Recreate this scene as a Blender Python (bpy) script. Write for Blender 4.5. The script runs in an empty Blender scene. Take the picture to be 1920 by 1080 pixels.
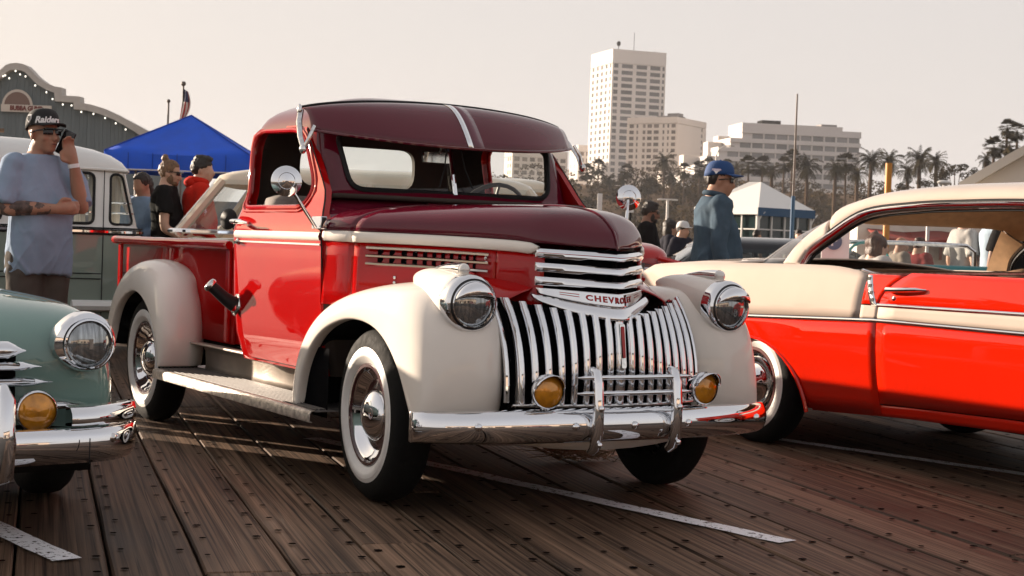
import bpy, bmesh, math, random
import numpy as np
from mathutils import Vector, Matrix
random.seed(7)
PI = math.pi
S = bpy.context.scene
COL = S.collection
rad = math.radians

# ------------------------------------------------------------------ camera, sky, sun, exposure
CAM = np.array([5.7627, -3.5650, 1.0716]); YAW, PITCH, ROLL, FPX = 2.6006, -0.0273, 0.0350, 2914.6
fwd = np.array([math.cos(YAW)*math.cos(PITCH), math.sin(YAW)*math.cos(PITCH), math.sin(PITCH)])
rt = np.array([math.sin(YAW), -math.cos(YAW), 0.0]); upv = np.cross(rt, fwd)
cr, sr = math.cos(ROLL), math.sin(ROLL)
R_ = cr*rt + sr*upv; U_ = -sr*rt + cr*upv
cd = bpy.data.cameras.new('camera'); cam = bpy.data.objects.new('camera', cd); COL.objects.link(cam)
cd.sensor_width = 36; cd.lens = 36*FPX/1920; cd.clip_start = 0.05; cd.clip_end = 6000
m = Matrix.Identity(4)
for i in range(3):
    m[i][0] = R_[i]; m[i][1] = U_[i]; m[i][2] = -fwd[i]; m[i][3] = CAM[i]
cam.matrix_world = m
cd.dof.use_dof = True; cd.dof.focus_distance = 6.4; cd.dof.aperture_fstop = 11
S.camera = cam

SUN_AZ, SUN_EL = 207.0, 11.0            # degrees, counter-clockwise from +x
W = bpy.data.worlds.new('World'); S.world = W; W.use_nodes = True
wn = W.node_tree.nodes; wl = W.node_tree.links; wn.clear()
sky = wn.new('ShaderNodeTexSky'); sky.sky_type = 'NISHITA'; sky.sun_disc = False
sky.sun_elevation = rad(SUN_EL); sky.sun_rotation = rad(90-SUN_AZ)
sky.altitude = 0; sky.air_density = 1.0; sky.dust_density = 6.0; sky.ozone_density = 1.0
# low haze: the sky pales towards the horizon, evenly all round
hz = wn.new('ShaderNodeMixRGB'); hz.blend_type = 'MIX'; hz.inputs[2].default_value = (3.95, 3.66, 3.53, 1)
tcw = wn.new('ShaderNodeTexCoord'); sep = wn.new('ShaderNodeSeparateXYZ'); wl.new(tcw.outputs['Generated'], sep.inputs[0])
mrw = wn.new('ShaderNodeMapRange'); mrw.interpolation_type = 'SMOOTHSTEP'; mrw.inputs[1].default_value = 0.0; mrw.inputs[2].default_value = 0.9; mrw.inputs[3].default_value = .88; mrw.inputs[4].default_value = .58
wl.new(sep.outputs['Z'], mrw.inputs[0]); wl.new(mrw.outputs[0], hz.inputs[0])
bgn = wn.new('ShaderNodeBackground'); bgn.inputs[1].default_value = 0.082
wo = wn.new('ShaderNodeOutputWorld')
wl.new(sky.outputs[0], hz.inputs[1]); wl.new(hz.outputs[0], bgn.inputs[0]); wl.new(bgn.outputs[0], wo.inputs[0])
sl = bpy.data.lights.new('sun', 'SUN'); sl.energy = 5.0; sl.angle = rad(0.5); sl.color = (1.0, 0.83, 0.66)
so = bpy.data.objects.new('sun', sl); COL.objects.link(so)
sv = Vector((math.cos(rad(SUN_AZ))*math.cos(rad(SUN_EL)), math.sin(rad(SUN_AZ))*math.cos(rad(SUN_EL)), math.sin(rad(SUN_EL))))
so.rotation_euler = sv.to_track_quat('Z', 'Y').to_euler(); so.location = (0, 0, 30)
S.view_settings.view_transform = 'Standard'; S.view_settings.look = 'None'
S.view_settings.exposure = 1.32; S.view_settings.gamma = 1.0; S.view_settings.use_curve_mapping = False
S.cycles.use_denoising = True; S.cycles.max_bounces = 10; S.cycles.transparent_max_bounces = 16
S.cycles.sample_clamp_indirect = 6.0; S.cycles.caustics_reflective = False; S.cycles.caustics_refractive = False

def at(u, v, d):                         # a point of the place at image position u,v and depth d
    k = fwd + (u-960)/FPX*R_ + (540-v)/FPX*U_
    return Vector(CAM + k*d)

# ------------------------------------------------------------------ materials
MATS = {}
def M(name, col=(.5,.5,.5), rough=.5, metal=0., coat=0., var=0., vs=6., bump=0., bs=80., spec=.5, alpha=None, emit=0., stretch=None, croug=.03, objrand=0., blotch=None):
    if name in MATS: return MATS[name]
    mt = bpy.data.materials.new(name); mt.use_nodes = True; N = mt.node_tree.nodes; L = mt.node_tree.links
    b = N['Principled BSDF']
    b.inputs['Base Color'].default_value = (*col, 1); b.inputs['Roughness'].default_value = rough
    b.inputs['Metallic'].default_value = metal; b.inputs['Coat Weight'].default_value = coat
    b.inputs['Coat Roughness'].default_value = croug; b.inputs['Specular IOR Level'].default_value = spec
    tc = N.new('ShaderNodeTexCoord'); vec = tc.outputs['Object']
    if stretch:
        mp = N.new('ShaderNodeMapping'); mp.inputs['Scale'].default_value = stretch; L.new(vec, mp.inputs[0]); vec = mp.outputs[0]
    src = None
    if var > 0:
        nz = N.new('ShaderNodeTexNoise'); nz.inputs['Scale'].default_value = vs; nz.inputs['Detail'].default_value = 5; L.new(vec, nz.inputs[0])
        mx = N.new('ShaderNodeMixRGB'); mx.blend_type = 'MIX'
        mx.inputs[1].default_value = (*[c*(1-var) for c in col], 1); mx.inputs[2].default_value = (*[min(1, c*(1+var)) for c in col], 1)
        rp = N.new('ShaderNodeMapRange'); rp.inputs[1].default_value = .3; rp.inputs[2].default_value = .7; L.new(nz.outputs[0], rp.inputs[0]); L.new(rp.outputs[0], mx.inputs[0])
        src = mx.outputs[0]
        rr = N.new('ShaderNodeMapRange'); rr.inputs[3].default_value = max(0.0, rough*(1-var*.7)); rr.inputs[4].default_value = min(1, rough*(1+var*.7)+.01)
        L.new(nz.outputs[0], rr.inputs[0]); L.new(rr.outputs[0], b.inputs['Roughness'])
    if objrand > 0:
        oi = N.new('ShaderNodeObjectInfo'); m2 = N.new('ShaderNodeMixRGB'); m2.blend_type = 'MULTIPLY'; m2.inputs[0].default_value = 1
        r2 = N.new('ShaderNodeMapRange'); r2.inputs[3].default_value = 1-objrand; r2.inputs[4].default_value = 1+objrand; L.new(oi.outputs['Random'], r2.inputs[0])
        if src: L.new(src, m2.inputs[1])
        else: m2.inputs[1].default_value = (*col, 1)
        L.new(r2.outputs[0], m2.inputs[2]); src = m2.outputs[0]
    if src: L.new(src, b.inputs['Base Color'])
    if bump > 0:
        nb = N.new('ShaderNodeTexNoise'); nb.inputs['Scale'].default_value = bs; nb.inputs['Detail'].default_value = 4; L.new(vec, nb.inputs[0])
        bp = N.new('ShaderNodeBump'); bp.inputs['Strength'].default_value = bump; bp.inputs['Distance'].default_value = .01; L.new(nb.outputs[0], bp.inputs['Height']); L.new(bp.outputs[0], b.inputs['Normal'])
    if emit > 0:
        b.inputs['Emission Color'].default_value = (*col, 1); b.inputs['Emission Strength'].default_value = emit
    MATS[name] = mt; return mt
def glass(name, tint=(.9,.93,.92), refl=1.0):
    if name in MATS: return MATS[name]
    mt = bpy.data.materials.new(name); mt.use_nodes = True; N = mt.node_tree.nodes; L = mt.node_tree.links; N.clear()
    o = N.new('ShaderNodeOutputMaterial'); mx = N.new('ShaderNodeMixShader'); t = N.new('ShaderNodeBsdfTransparent'); g = N.new('ShaderNodeBsdfGlossy')
    lw = N.new('ShaderNodeLayerWeight'); lw.inputs[0].default_value = .5; pw = N.new('ShaderNodeMath'); pw.operation = 'POWER'; pw.inputs[1].default_value = 5.0; f = N.new('ShaderNodeMapRange'); f.inputs[3].default_value = .04*refl; f.inputs[4].default_value = 1.0*refl
    L.new(lw.outputs['Facing'], pw.inputs[0]); L.new(pw.outputs[0], f.inputs[0])
    t.inputs[0].default_value = (*tint, 1); g.inputs['Roughness'].default_value = .01; g.inputs[0].default_value = (1, 1, 1, 1)
    L.new(f.outputs[0], mx.inputs[0]); L.new(t.outputs[0], mx.inputs[1]); L.new(g.outputs[0], mx.inputs[2]); L.new(mx.outputs[0], o.inputs[0])
    MATS[name] = mt; return mt
def paint(name, col, rough=.5, coat=1.0): return M(name, col, .55, coat=coat, var=.05, vs=3, spec=.0, croug=.025)
RED = paint('red_paint', (.38, .003, .003)); MAROON = paint('maroon_paint', (.105, .005, .016)); CREAM = paint('cream_paint', (.83, .77, .70), .3, .8)
CHROME = M('chrome', (.80, .81, .83), .03, 1.0); CHROME2 = M('worn_chrome', (.70, .69, .68), .12, 1.0, var=.25, vs=40)
BLACK = M('black_rubber', (.009, .009, .010), .6, spec=.25); TYRE = M('tyre_rubber', (.008, .008, .008), .8, var=.3, vs=30, bump=.2, spec=.15)
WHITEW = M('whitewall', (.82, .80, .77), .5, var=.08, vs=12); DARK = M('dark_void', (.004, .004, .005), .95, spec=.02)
UNDER = M('underbody', (.008, .007, .006), .9, var=.3, spec=.05)
GLASS = glass('window_glass'); GLASSC = glass('curved_glass', (.96,.97,.97), .7); GLASSD = glass('tinted_glass', (.55, .62, .62))
INTERIOR = M('interior_brown', (.035, .022, .016), .8, var=.2); SEATM = M('seat_cloth', (.22, .19, .17), .85, var=.15, vs=60)
AMBER = M('amber_lens', (.62, .25, .012), .12, .25, coat=1, var=.35, vs=25)
RIMM = M('rim_maroon', (.05, .008, .010), .2, coat=1)
LENS = M('lamp_lens', (.30, .32, .33), .08, .75, coat=1, var=.5, vs=18, stretch=(1, 6, .8))

# ------------------------------------------------------------------ mesh helpers
def tag(o, label=None, cat=None, group=None, kind=None):
    if label: o['label'] = label
    if cat: o['category'] = cat
    if group: o['group'] = group
    if kind: o['kind'] = kind
    return o
def empty(name, loc=(0,0,0), rz=0., label=None, cat=None, group=None):
    o = bpy.data.objects.new(name, None); COL.objects.link(o); o.location = loc; o.rotation_euler = (0, 0, rz); o.empty_display_size = .1
    return tag(o, label, cat, group)
def link(name, me, mat, parent=None):
    o = bpy.data.objects.new(name, me); COL.objects.link(o)
    if mat is not None and len(me.materials) == 0:
        for k in (mat if isinstance(mat, (list, tuple)) else [mat]): me.materials.append(k)
    if parent is not None: o.parent = parent
    return o
class MB:
    def __init__(s): s.v = []; s.f = []; s.mi = []; s.k = 0
    def add(s, vs, fs, mi=None):
        n = len(s.v); s.v.extend([tuple(p) for p in vs]); s.f.extend([tuple(i+n for i in f) for f in fs]); s.mi.extend([s.k if mi is None else mi]*len(fs)); return s
    def box(s, c, d, rot=None):
        x, y, z = [k/2 for k in d]; vs = [Vector(p) for p in ((-x,-y,-z),(x,-y,-z),(x,y,-z),(-x,y,-z),(-x,-y,z),(x,-y,z),(x,y,z),(-x,y,z))]
        if rot is not None: vs = [rot @ p for p in vs]
        c = Vector(c); return s.add([p+c for p in vs], [(0,3,2,1),(4,5,6,7),(0,1,5,4),(1,2,6,5),(2,3,7,6),(3,0,4,7)])
    def grid(s, rows, cu=False, cv=False, cap0=False, cap1=False, flip=False):
        nr, nc = len(rows), len(rows[0]); vs = [p for r in rows for p in r]; fs = []
        for i in range(nr if cv else nr-1):
            for j in range(nc if cu else nc-1):
                a, b, c, d = i*nc+j, i*nc+(j+1)%nc, ((i+1)%nr)*nc+(j+1)%nc, ((i+1)%nr)*nc+j
                fs.append((a,d,c,b) if flip else (a,b,c,d))
        if cap0: fs.append(tuple(range(nc)) if flip else tuple(reversed(range(nc))))
        if cap1: k = (nr-1)*nc; fs.append(tuple(reversed(range(k, k+nc))) if flip else tuple(range(k, k+nc)))
        return s.add(vs, fs)
    def tube(s, pts, r, n=8, closed=False, flat=1.0):
        pts = [Vector(p) for p in pts]; rows = []; N = len(pts); ref = None
        for i, p in enumerate(pts):
            a = pts[i-1] if (i > 0 or closed) else p; b = pts[(i+1) % N] if (i < N-1 or closed) else p
            t = (b-a).normalized()
            if ref is None:
                ref = Vector((0,0,1)) if abs(t.z) < .9 else Vector((1,0,0))
            u = (ref - t*ref.dot(t)).normalized(); w = t.cross(u); ref = u
            rr = r[i] if isinstance(r, (list, tuple)) else r
            rows.append([p + (u*math.cos(2*PI*k/n)*flat + w*math.sin(2*PI*k/n))*rr for k in range(n)])
        return s.grid(rows, cu=True, cv=closed, cap0=not closed, cap1=not closed)
    def cyl(s, a, b, r, n=16, r2=None): return s.tube([a, b], [r, r if r2 is None else r2], n)
    def lathe(s, prof, n=32, mat=None, cap=False):      # prof: (radius, height) about local z, mat: Matrix
        rows = []
        for r, h in prof:
            rows.append([(r*math.cos(2*PI*k/n), r*math.sin(2*PI*k/n), h) for k in range(n)])
        if mat is not None: rows = [[mat @ Vector(p) for p in rw] for rw in rows]
        return s.grid(rows, cu=True, cap0=cap, cap1=cap)
    def ell(s, c, r, n=14, m=9, rot=None):
        rows = []
        for i in range(m+1):
            t = -PI/2 + PI*i/m; ct = max(math.cos(t), 1e-4)
            row = [Vector((r[0]*ct*math.cos(2*PI*k/n), r[1]*ct*math.sin(2*PI*k/n), r[2]*math.sin(t))) for k in range(n)]
            if rot is not None: row = [rot @ p for p in row]
            rows.append([p+Vector(c) for p in row])
        return s.grid(rows, cu=True, cap0=True, cap1=True)
    def prism(s, poly, f0, f1):              # poly list of 2-tuples, f0/f1 map (a,b)->xyz for the two ends
        n = len(poly); vs = [f0(*p) for p in poly] + [f1(*p) for p in poly]
        fs = [tuple(reversed(range(n))), tuple(range(n, 2*n))] + [(i, (i+1) % n, n+(i+1) % n, n+i) for i in range(n)]
        return s.add(vs, fs)
    def mesh(s, name='m', smooth=35, weld=False, normals=True):
        me = bpy.data.meshes.new(name); me.from_pydata([tuple(map(float, p)) for p in s.v], [], s.f)
        if any(s.mi): me.polygons.foreach_set('material_index', s.mi)
        bm = bmesh.new(); bm.from_mesh(me)
        if weld: bmesh.ops.remove_doubles(bm, verts=bm.verts, dist=1e-4)
        if normals: bmesh.ops.recalc_face_normals(bm, faces=bm.faces)
        bm.to_mesh(me); bm.free()
        if smooth:
            me.shade_smooth()
            if smooth < 180: me.set_sharp_from_angle(angle=rad(smooth))
        me.update(); return me
    def obj(s, name, mat, parent=None, smooth=35, subs=0, bev=0., solid=0., weld=False, mir=False):
        o = link(name, s.mesh(name, smooth, weld), mat, parent)
        if mir:
            k = o.modifiers.new('mir', 'MIRROR'); k.use_axis = (False, True, False); k.use_clip = True
        if solid: k = o.modifiers.new('sol', 'SOLIDIFY'); k.thickness = solid; k.offset = -1
        if bev: k = o.modifiers.new('bev', 'BEVEL'); k.width = bev; k.segments = 2; k.limit_method = 'ANGLE'; k.angle_limit = rad(40)
        if subs: k = o.modifiers.new('sub', 'SUBSURF'); k.levels = subs; k.render_levels = subs
        return o
BAKE = bpy.data.scenes.new('bake')
def bake(o, extra=()):
    for q in (o, *extra): BAKE.collection.objects.link(q)
    vl = BAKE.view_layers[0]; vl.update(); dg = vl.depsgraph; dg.update()
    me = bpy.data.meshes.new_from_object(o.evaluated_get(dg), depsgraph=dg)
    for q in (o, *extra): BAKE.collection.objects.unlink(q)
    o.modifiers.clear(); o.data = me; return o
def boolean(o, cutters, op='DIFFERENCE', smooth=35):
    for c in cutters:
        k = o.modifiers.new('b', 'BOOLEAN'); k.object = c; k.operation = op; k.solver = 'EXACT'
    bake(o, cutters)
    for c in cutters: bpy.data.objects.remove(c)
    o.data.shade_smooth(); o.data.set_sharp_from_angle(angle=rad(smooth)); return o
def copytree(o, parent=None):
    c = o.copy(); COL.objects.link(c)
    if parent is not None: c.parent = parent
    for ch in list(o.children): copytree(ch, c)
    return c
def crv(pts, n, closed=False):               # Catmull-Rom resample of points
    P = [np.array(p, float) for p in pts]; N = len(P); out = []
    segs = N if closed else N-1
    for i in range(n if closed else n):
        t = i/(n if closed else n-1)*segs; k = min(int(t), segs-1); f = t-k
        g = lambda j: P[j % N] if closed else (P[j] if 0 <= j < N else (2*P[0]-P[1] if j < 0 else 2*P[-1]-P[-2]))
        a, b, c, d = g(k-1), g(k), g(k+1), g(k+2)
        out.append(.5*((2*b)+(-a+c)*f+(2*a-5*b+4*c-d)*f*f+(-a+3*b-3*c+d)*f**3))
    return out
def rpoly(pts, r, n=5):                      # round the corners of a 2D polygon
    out = []; N = len(pts); rs = r if isinstance(r, (list, tuple)) else [r]*N
    for i in range(N):
        p = np.array(pts[i], float); a = np.array(pts[i-1], float)-p; b = np.array(pts[(i+1) % N], float)-p
        la, lb = np.linalg.norm(a), np.linalg.norm(b); q = min(rs[i], la*.48, lb*.48)
        p0 = p+a/la*q; p1 = p+b/lb*q
        for k in range(n+1):
            t = k/n; out.append(tuple((1-t)**2*p0+2*t*(1-t)*p+t*t*p1))
    return out
def text(name, s, size, mat, parent, fn=None, M4=None, ext=.002, shear=0., align='CENTER', sx=1.0, bold=0., space=1.0, rem=None):
    c = bpy.data.curves.new(name, 'FONT'); c.body = s; c.size = size; c.extrude = ext; c.shear = shear; c.align_x = align; c.align_y = 'CENTER'; c.offset = bold; c.resolution_u = 4; c.space_character = space
    o = bpy.data.objects.new(name, c); COL.objects.link(o); bpy.context.view_layer.update()
    me = bpy.data.meshes.new_from_object(o.evaluated_get(bpy.context.evaluated_depsgraph_get())); bpy.data.objects.remove(o); bpy.data.curves.remove(c)
    if rem:
        bm = bmesh.new(); bm.from_mesh(me); bmesh.ops.subdivide_edges(bm, edges=[e for e in bm.edges if e.calc_length() > rem], cuts=2); bm.to_mesh(me); bm.free()
    for v in me.vertices:
        p = Vector((v.co.x*sx, v.co.y, v.co.z)); v.co = fn(p) if fn else (M4 @ p)
    me.materials.clear(); return link(name, me, mat, parent)
def frame_m(o, x, y, z=None):                # matrix from origin and axes
    x = Vector(x).normalized(); y = Vector(y); z = x.cross(y).normalized(); y = z.cross(x)
    m = Matrix.Identity(4)
    for i in range(3): m[i][0], m[i][1], m[i][2], m[i][3] = x[i], y[i], z[i], o[i]
    return m
def axis_m(o, d):                            # local z along d
    d = Vector(d).normalized(); q = d.to_track_quat('Z', 'Y').to_matrix().to_4x4(); q.translation = Vector(o); return q

def rebase(root, loc):                       # children were built in place: move the root to its own base
    root.location = loc
    for ch in root.children: ch.location = Vector(ch.location)-Vector(loc)
def lerp(a, b, t): return a+(b-a)*t
def interp(x, pts):
    return float(np.interp(x, [p[0] for p in pts], [p[1] for p in pts]))

def haze_box():
    mt = bpy.data.materials.new('haze_air'); mt.use_nodes = True; N = mt.node_tree.nodes; N.clear(); o = N.new('ShaderNodeOutputMaterial'); v = N.new('ShaderNodeVolumePrincipled')
    v.inputs['Color'].default_value = (.93,.94,1,1); v.inputs['Density'].default_value = .00013; v.inputs['Anisotropy'].default_value = .2; mt.node_tree.links.new(v.outputs[0], o.inputs['Volume'])
    h = MB().box((-900,550,55.2),(2500,2500,113.8)).obj('haze', mt, None, 0); tag(h, kind='stuff')
# ------------------------------------------------------------------ the red pickup
truck = empty('pickup_truck', (0,0,0), 0, 'dark red vintage pickup with cream fenders, chrome waterfall grille and roof sun visor', 'pickup truck')
def rrect(xf, xr, w, rf, rr, bulge=0., n=6, e=6):
    pts = []
    def seg(a, b): pts.extend([(a[0]+(b[0]-a[0])*k/e, a[1]+(b[1]-a[1])*k/e) for k in range(1, e)])
    def cor(cx, cy, r, a0):
        for k in range(n+1):
            a = rad(a0+90*k/n); pts.append((cx+r*math.cos(a), cy+r*math.sin(a)))
    cor(xf-rf, -w+rf, rf, -90); seg((xf, -w+rf), (xf, w-rf)); cor(xf-rf, w-rf, rf, 0); seg((xf-rf, w), (xr+rr, w))
    cor(xr+rr, w-rr, rr, 90); seg((xr, w-rr), (xr, -w+rr)); cor(xr+rr, -w+rr, rr, 180); seg((xr+rr, -w), (xf-rf, -w))
    mid = (xf+xr)/2
    return [(x+(bulge*(1-(y/w)**2) if x > xf-rf-.001 and bulge else 0), y) for x, y in pts]
CABL = [(.47,-.44,-1.60,.735,.04,.12,0),(.60,-.44,-1.65,.765,.04,.14,0),(.80,-.44,-1.68,.780,.04,.16,0),(1.0,-.44,-1.69,.785,.05,.17,0),(1.10,-.45,-1.72,.783,.06,.18,0),
 (1.16,-.50,-1.74,.757,.10,.19,0.01),(1.215,-.60,-1.76,.728,.11,.20,.015),(1.255,-.68,-1.77,.703,.11,.2,.02),(1.285,-.745,-1.775,.690,.10,.2,.025),(1.31,-.762,-1.78,.684,.10,.2,.03),
 (1.40,-.792,-1.78,.676,.10,.2,.035),(1.50,-.828,-1.775,.667,.11,.21,.04),(1.58,-.858,-1.76,.655,.12,.22,.045)]
def cab_int(z):
    for a, b in zip(CABL, CABL[1:]):
        if a[0] <= z <= b[0]:
            t = (z-a[0])/(b[0]-a[0]); return [a[i]+(b[i]-a[i])*t for i in range(7)]
    return list(CABL[-1] if z > 1 else CABL[0])
rows = []
for L_ in CABL: rows.append([(x, y, L_[0]) for x, y in rrect(*L_[1:])])
base = rrect(*CABL[-1][1:]); cx = -1.29
for k in range(1, 9):
    a = PI/2*k/8; kk = max(math.cos(a), .02)**.66; zz = 1.58+.186*math.sin(a)**.9
    rows.append([(cx+(x-cx)*kk, y*kk, zz+.012*(1-kk)*(1-abs((x-cx)/.45)*.0)) for x, y in base])
cab = MB().grid(rows, cu=True, cap0=True, cap1=True).obj('cab_body', [RED, INTERIOR, MAROON], truck, 50)
for f_ in cab.data.polygons:
    if f_.normal.x > .35 and f_.center.z < .95: f_.material_index = 1; continue
    if f_.center.z > 1.60 or (f_.normal.x > .35 and f_.center.z > 1.05): f_.material_index = 2
sm = cab.modifiers.new('s', 'SOLIDIFY'); sm.thickness = .03; sm.offset = -1; sm.material_offset = 0; bake(cab)
for f_ in cab.data.polygons:
    c_ = f_.center; L_ = cab_int(min(c_.z,1.58))
    if f_.normal.dot(Vector((c_.x+1.2,c_.y,max(0,c_.z-1.5)))) < 0: f_.material_index = 1
WS = rpoly([(-.535,1.305),(.535,1.305),(.575,1.56),(-.575,1.56)], [.07,.07,.05,.05])
DW = rpoly([(-1.555,1.213),(-.815,1.213),(-.795,1.335),(-.985,1.578),(-1.605,1.597)], [.09,.08,.10,.14,.12])
RW = rpoly([(-.363,1.3473),(.307,1.3471),(.305,1.5617),(-.361,1.5621)], .087)
c1 = MB().prism(WS, lambda a,b: (-1.2,a,b), lambda a,b: (-.3,a,b)).obj('c', None)
c2 = MB().prism(DW, lambda a,b: (a,-1.0,b), lambda a,b: (a,-.595,b)).obj('c', None); c4 = MB().prism(DW, lambda a,b: (a,.595,b), lambda a,b: (a,1.0,b)).obj('c', None)
c3 = MB().prism(RW, lambda a,b: (-2.013,a,b), lambda a,b: (-1.597,a,b)).obj('c', None)
boolean(cab, [c3, c1, c2, c4], smooth=40)
for f_ in cab.data.polygons:
    c_ = f_.center
    if 1.3 < c_.z < 1.6 and abs(f_.normal.z) < 2 and ((c_.x < -1.70 and abs(c_.y) < .40 and f_.normal.x > -.6) or (c_.x > -.9 and f_.normal.x < .3 and abs(c_.y) < .66)): f_.material_index = 1
def cab_front(y, z):
    L_ = cab_int(z); xf, w, rf, bu = L_[1], L_[3], L_[4], L_[6]; ay = abs(y); x = xf
    if ay > w-rf: x = xf-rf+math.sqrt(max(0, rf*rf-(ay-w+rf)**2))
    return x+bu*(1-(y/w)**2)
# windscreen
for s in (-1, 1):
    rws = []
    for z in np.linspace(1.28, 1.58, 5): rws.append([(cab_front(y, z)-.022, y, z) for y in np.linspace(.004, .60, 6)*s])
    MB().grid(rws).obj('windscreen_pane', GLASS, truck, 180)
ol = [(cab_front(y, z)+.002, y, z) for y, z in WS]
MB().tube(ol, .013, 6, closed=True).obj('windscreen_gasket', BLACK, truck)
MB().tube([(cab_front(0,z)+.004, 0, z) for z in np.linspace(1.30, 1.57, 5)], .011, 8).obj('windscreen_divider', CHROME, truck)
for s, y0, dy in ((-1, -.03, -.06), (1, .04, .05)):
    w_ = MB().tube([(cab_front(y0,1.53)+.03, y0, 1.535), (cab_front(y0,1.42)+.022, y0+dy*.4, 1.42), (cab_front(y0,1.33)+.02, y0+dy, 1.335)], .0035, 6)
    w_.ell((cab_front(y0,1.53)+.03, y0, 1.54), (.018,.018,.018)); w_.obj('wiper', BLACK, truck)
MB().grid([[(-1.765, y, z) for y in (-.40,0,.34)] for z in (1.33,1.58)]).obj('rear_window_pane', GLASS, truck, 0)
# cowl vent lid
cv = MB(); cv.grid([[(cab_front(y,z)+.012+(.02 if k == 1 else 0), y, z) for y in np.linspace(-.19,.19,9)] for k, z in enumerate((1.225,1.248,1.268))]); cv.obj('cowl_vent', MAROON, truck, 60, solid=.012)
MB().tube([(cab_front(y,1.272)+.006, y, 1.272) for y in np.linspace(-.2,.2,9)], .010, 6).obj('cowl_vent_seal', BLACK, truck)
# doors
def wside(z):
    return cab_int(min(z,1.58))[3] - (max(0, z-1.58)*.9)
DOOR = rpoly([(-1.40,.487),(-.475,.487),(-.475,1.09),(-.74,1.36),(-1.03,1.632),(-1.20,1.648),(-1.655,1.640),(-1.635,1.38),(-1.51,1.10)], [.05,.02,.10,.15,.12,.1,.13,.1,.2])
for s in (-1, 1):
    rws = []
    for z in list(np.linspace(.46, 1.58, 24))+[1.61,1.66]: rws.append([(x, s*(wside(z)+.010), z) for x in (-1.72,-1.2,-.8,-.40)])
    inn = [[(p[0], p[1]-s*.035, p[2]) for p in r] for r in rws]
    d = MB(); n = len(rws)
    d.grid(rws); d.grid(inn); d.grid([[r[0] for r in rws],[r[0] for r in inn]]); d.grid([[r[-1] for r in rws],[r[-1] for r in inn]]); d.grid([rws[0],inn[0]]); d.grid([rws[-1],inn[-1]])
    d = d.obj('door', RED, truck, 40, weld=True)
    ci = MB().prism(DOOR, lambda a,b: (a,-1.1,b), lambda a,b: (a,1.1,b)).obj('c', None)
    boolean(d, [ci], 'INTERSECT'); 
    cw = MB().prism(DW, lambda a,b: (a,-1.1,b), lambda a,b: (a,1.1,b)).obj('c', None); boolean(d, [cw], smooth=40)
    MB().tube([(x, s*(wside(z)+.011), z) for x, z in DW], .012, 8, closed=True).obj('window_frame', RED, d)
    big = [(-1.20+(x+1.20)*1.07, 1.405+(z-1.405)*1.10) for x, z in DW]
    MB().tube([(x, s*(wside(z)+.010), z) for x, z in big], .008, 6, closed=True).obj('window_moulding', RED, d)
    MB().tube([(x, s*(wside(z)+.006), z) for x, z in DOOR], .004, 4, closed=True).obj('door_seam', BLACK, d)
    MB().grid([[(x, s*(wside(z)-.012), z) for x in (-1.58,-1.1,-.80)] for z in (1.20,1.215,1.222,1.228)]).obj('lowered_glass', GLASS, d, 0)
    h = MB().tube([(-1.43, s*.80, 1.142),(-1.43, s*.845, 1.142),(-1.40, s*.858, 1.142),(-1.27, s*.852, 1.138),(-1.22, s*.846, 1.134)], [.016,.014,.013,.011,.006], 8, flat=.8); h.obj('handle', CHROME, d)
    lk = MB().lathe([(.016,0),(.016,.01),(.008,.016),(0,.018)], 12, axis_m((-1.47, s*.79, 1.045), (0,s,0))); lk.tube([(-1.47,s*.80,1.045),(-1.44,s*.822,1.04)], .008, 6); lk.obj('door_lock', CHROME2, d)
    # belt trim on cab
    MB().grid([[(x, s*(wside(z)+o), z) for x in (-1.505,-1.0,-.485)] for z, o in ((1.063,.010),(1.066,.018),(1.082,.023),(1.098,.018),(1.101,.010))]).obj('belt_trim', CREAM, d, 60)
    MB().grid([[(x, s*(wside(z)+o), z) for x in (-1.505,-1.0,-.485)] for z, o in ((1.041,.010),(1.043,.015),(1.049,.015),(1.051,.010))]).obj('belt_pinstripe', CREAM, d, 60)
    for hz_ in (.62,): pass
# hood
TR = crv([(-.47,.782,1.094),(-.30,.735,1.092),(0,.545,1.088),(.22,.402,1.082),(.36,.312,1.076),(.44,.258,1.068),(.56,.118,1.060),(.637,.0,1.056)], 60)
RG = crv([(-.56,0,1.243),(-.30,0,1.246),(0,0,1.249),(.22,0,1.246),(.40,0,1.231),(.51,0,1.203),(.60,0,1.146),(.630,0,1.098),(.642,0,1.058)], 60)
def hoodpt(i, j, n=14):
    T, G = TR[i], RG[i]; a = PI/2*j/n; c_, s_ = math.cos(a)**(2/2.7), math.sin(a)**(2/2.5)
    zb = T[2]+.018
    return (T[0]+(G[0]-T[0])*(1-c_), T[1]*c_, zb+(max(G[2]-zb,0))*s_)
for nm, i0, i1 in (('cowl_top', 0, 9), ('hood', 9, 59)):
    rws = []
    for i in range(i0, i1+1):
        r = [hoodpt(i, j) for j in range(15)]
        if i == i0 and nm == 'hood': r = [(x+.006, y, z) for x, y, z in r]
        rws.append([(x, -y, z) for x, y, z in r] + [(x, y, z) for x, y, z in reversed(r[:-1])])
    MB().grid(rws).obj(nm, MAROON, truck, 60, solid=.008)
MB().tube([(x, 0, z+.001) for x, y, z in [tuple(p) for p in RG[10:59]]], .0045, 5).obj('hood_crease', MAROON, truck)
sidez = lambda T, z: T[1]+.006*math.sin((1.07-z)*6)
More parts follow.
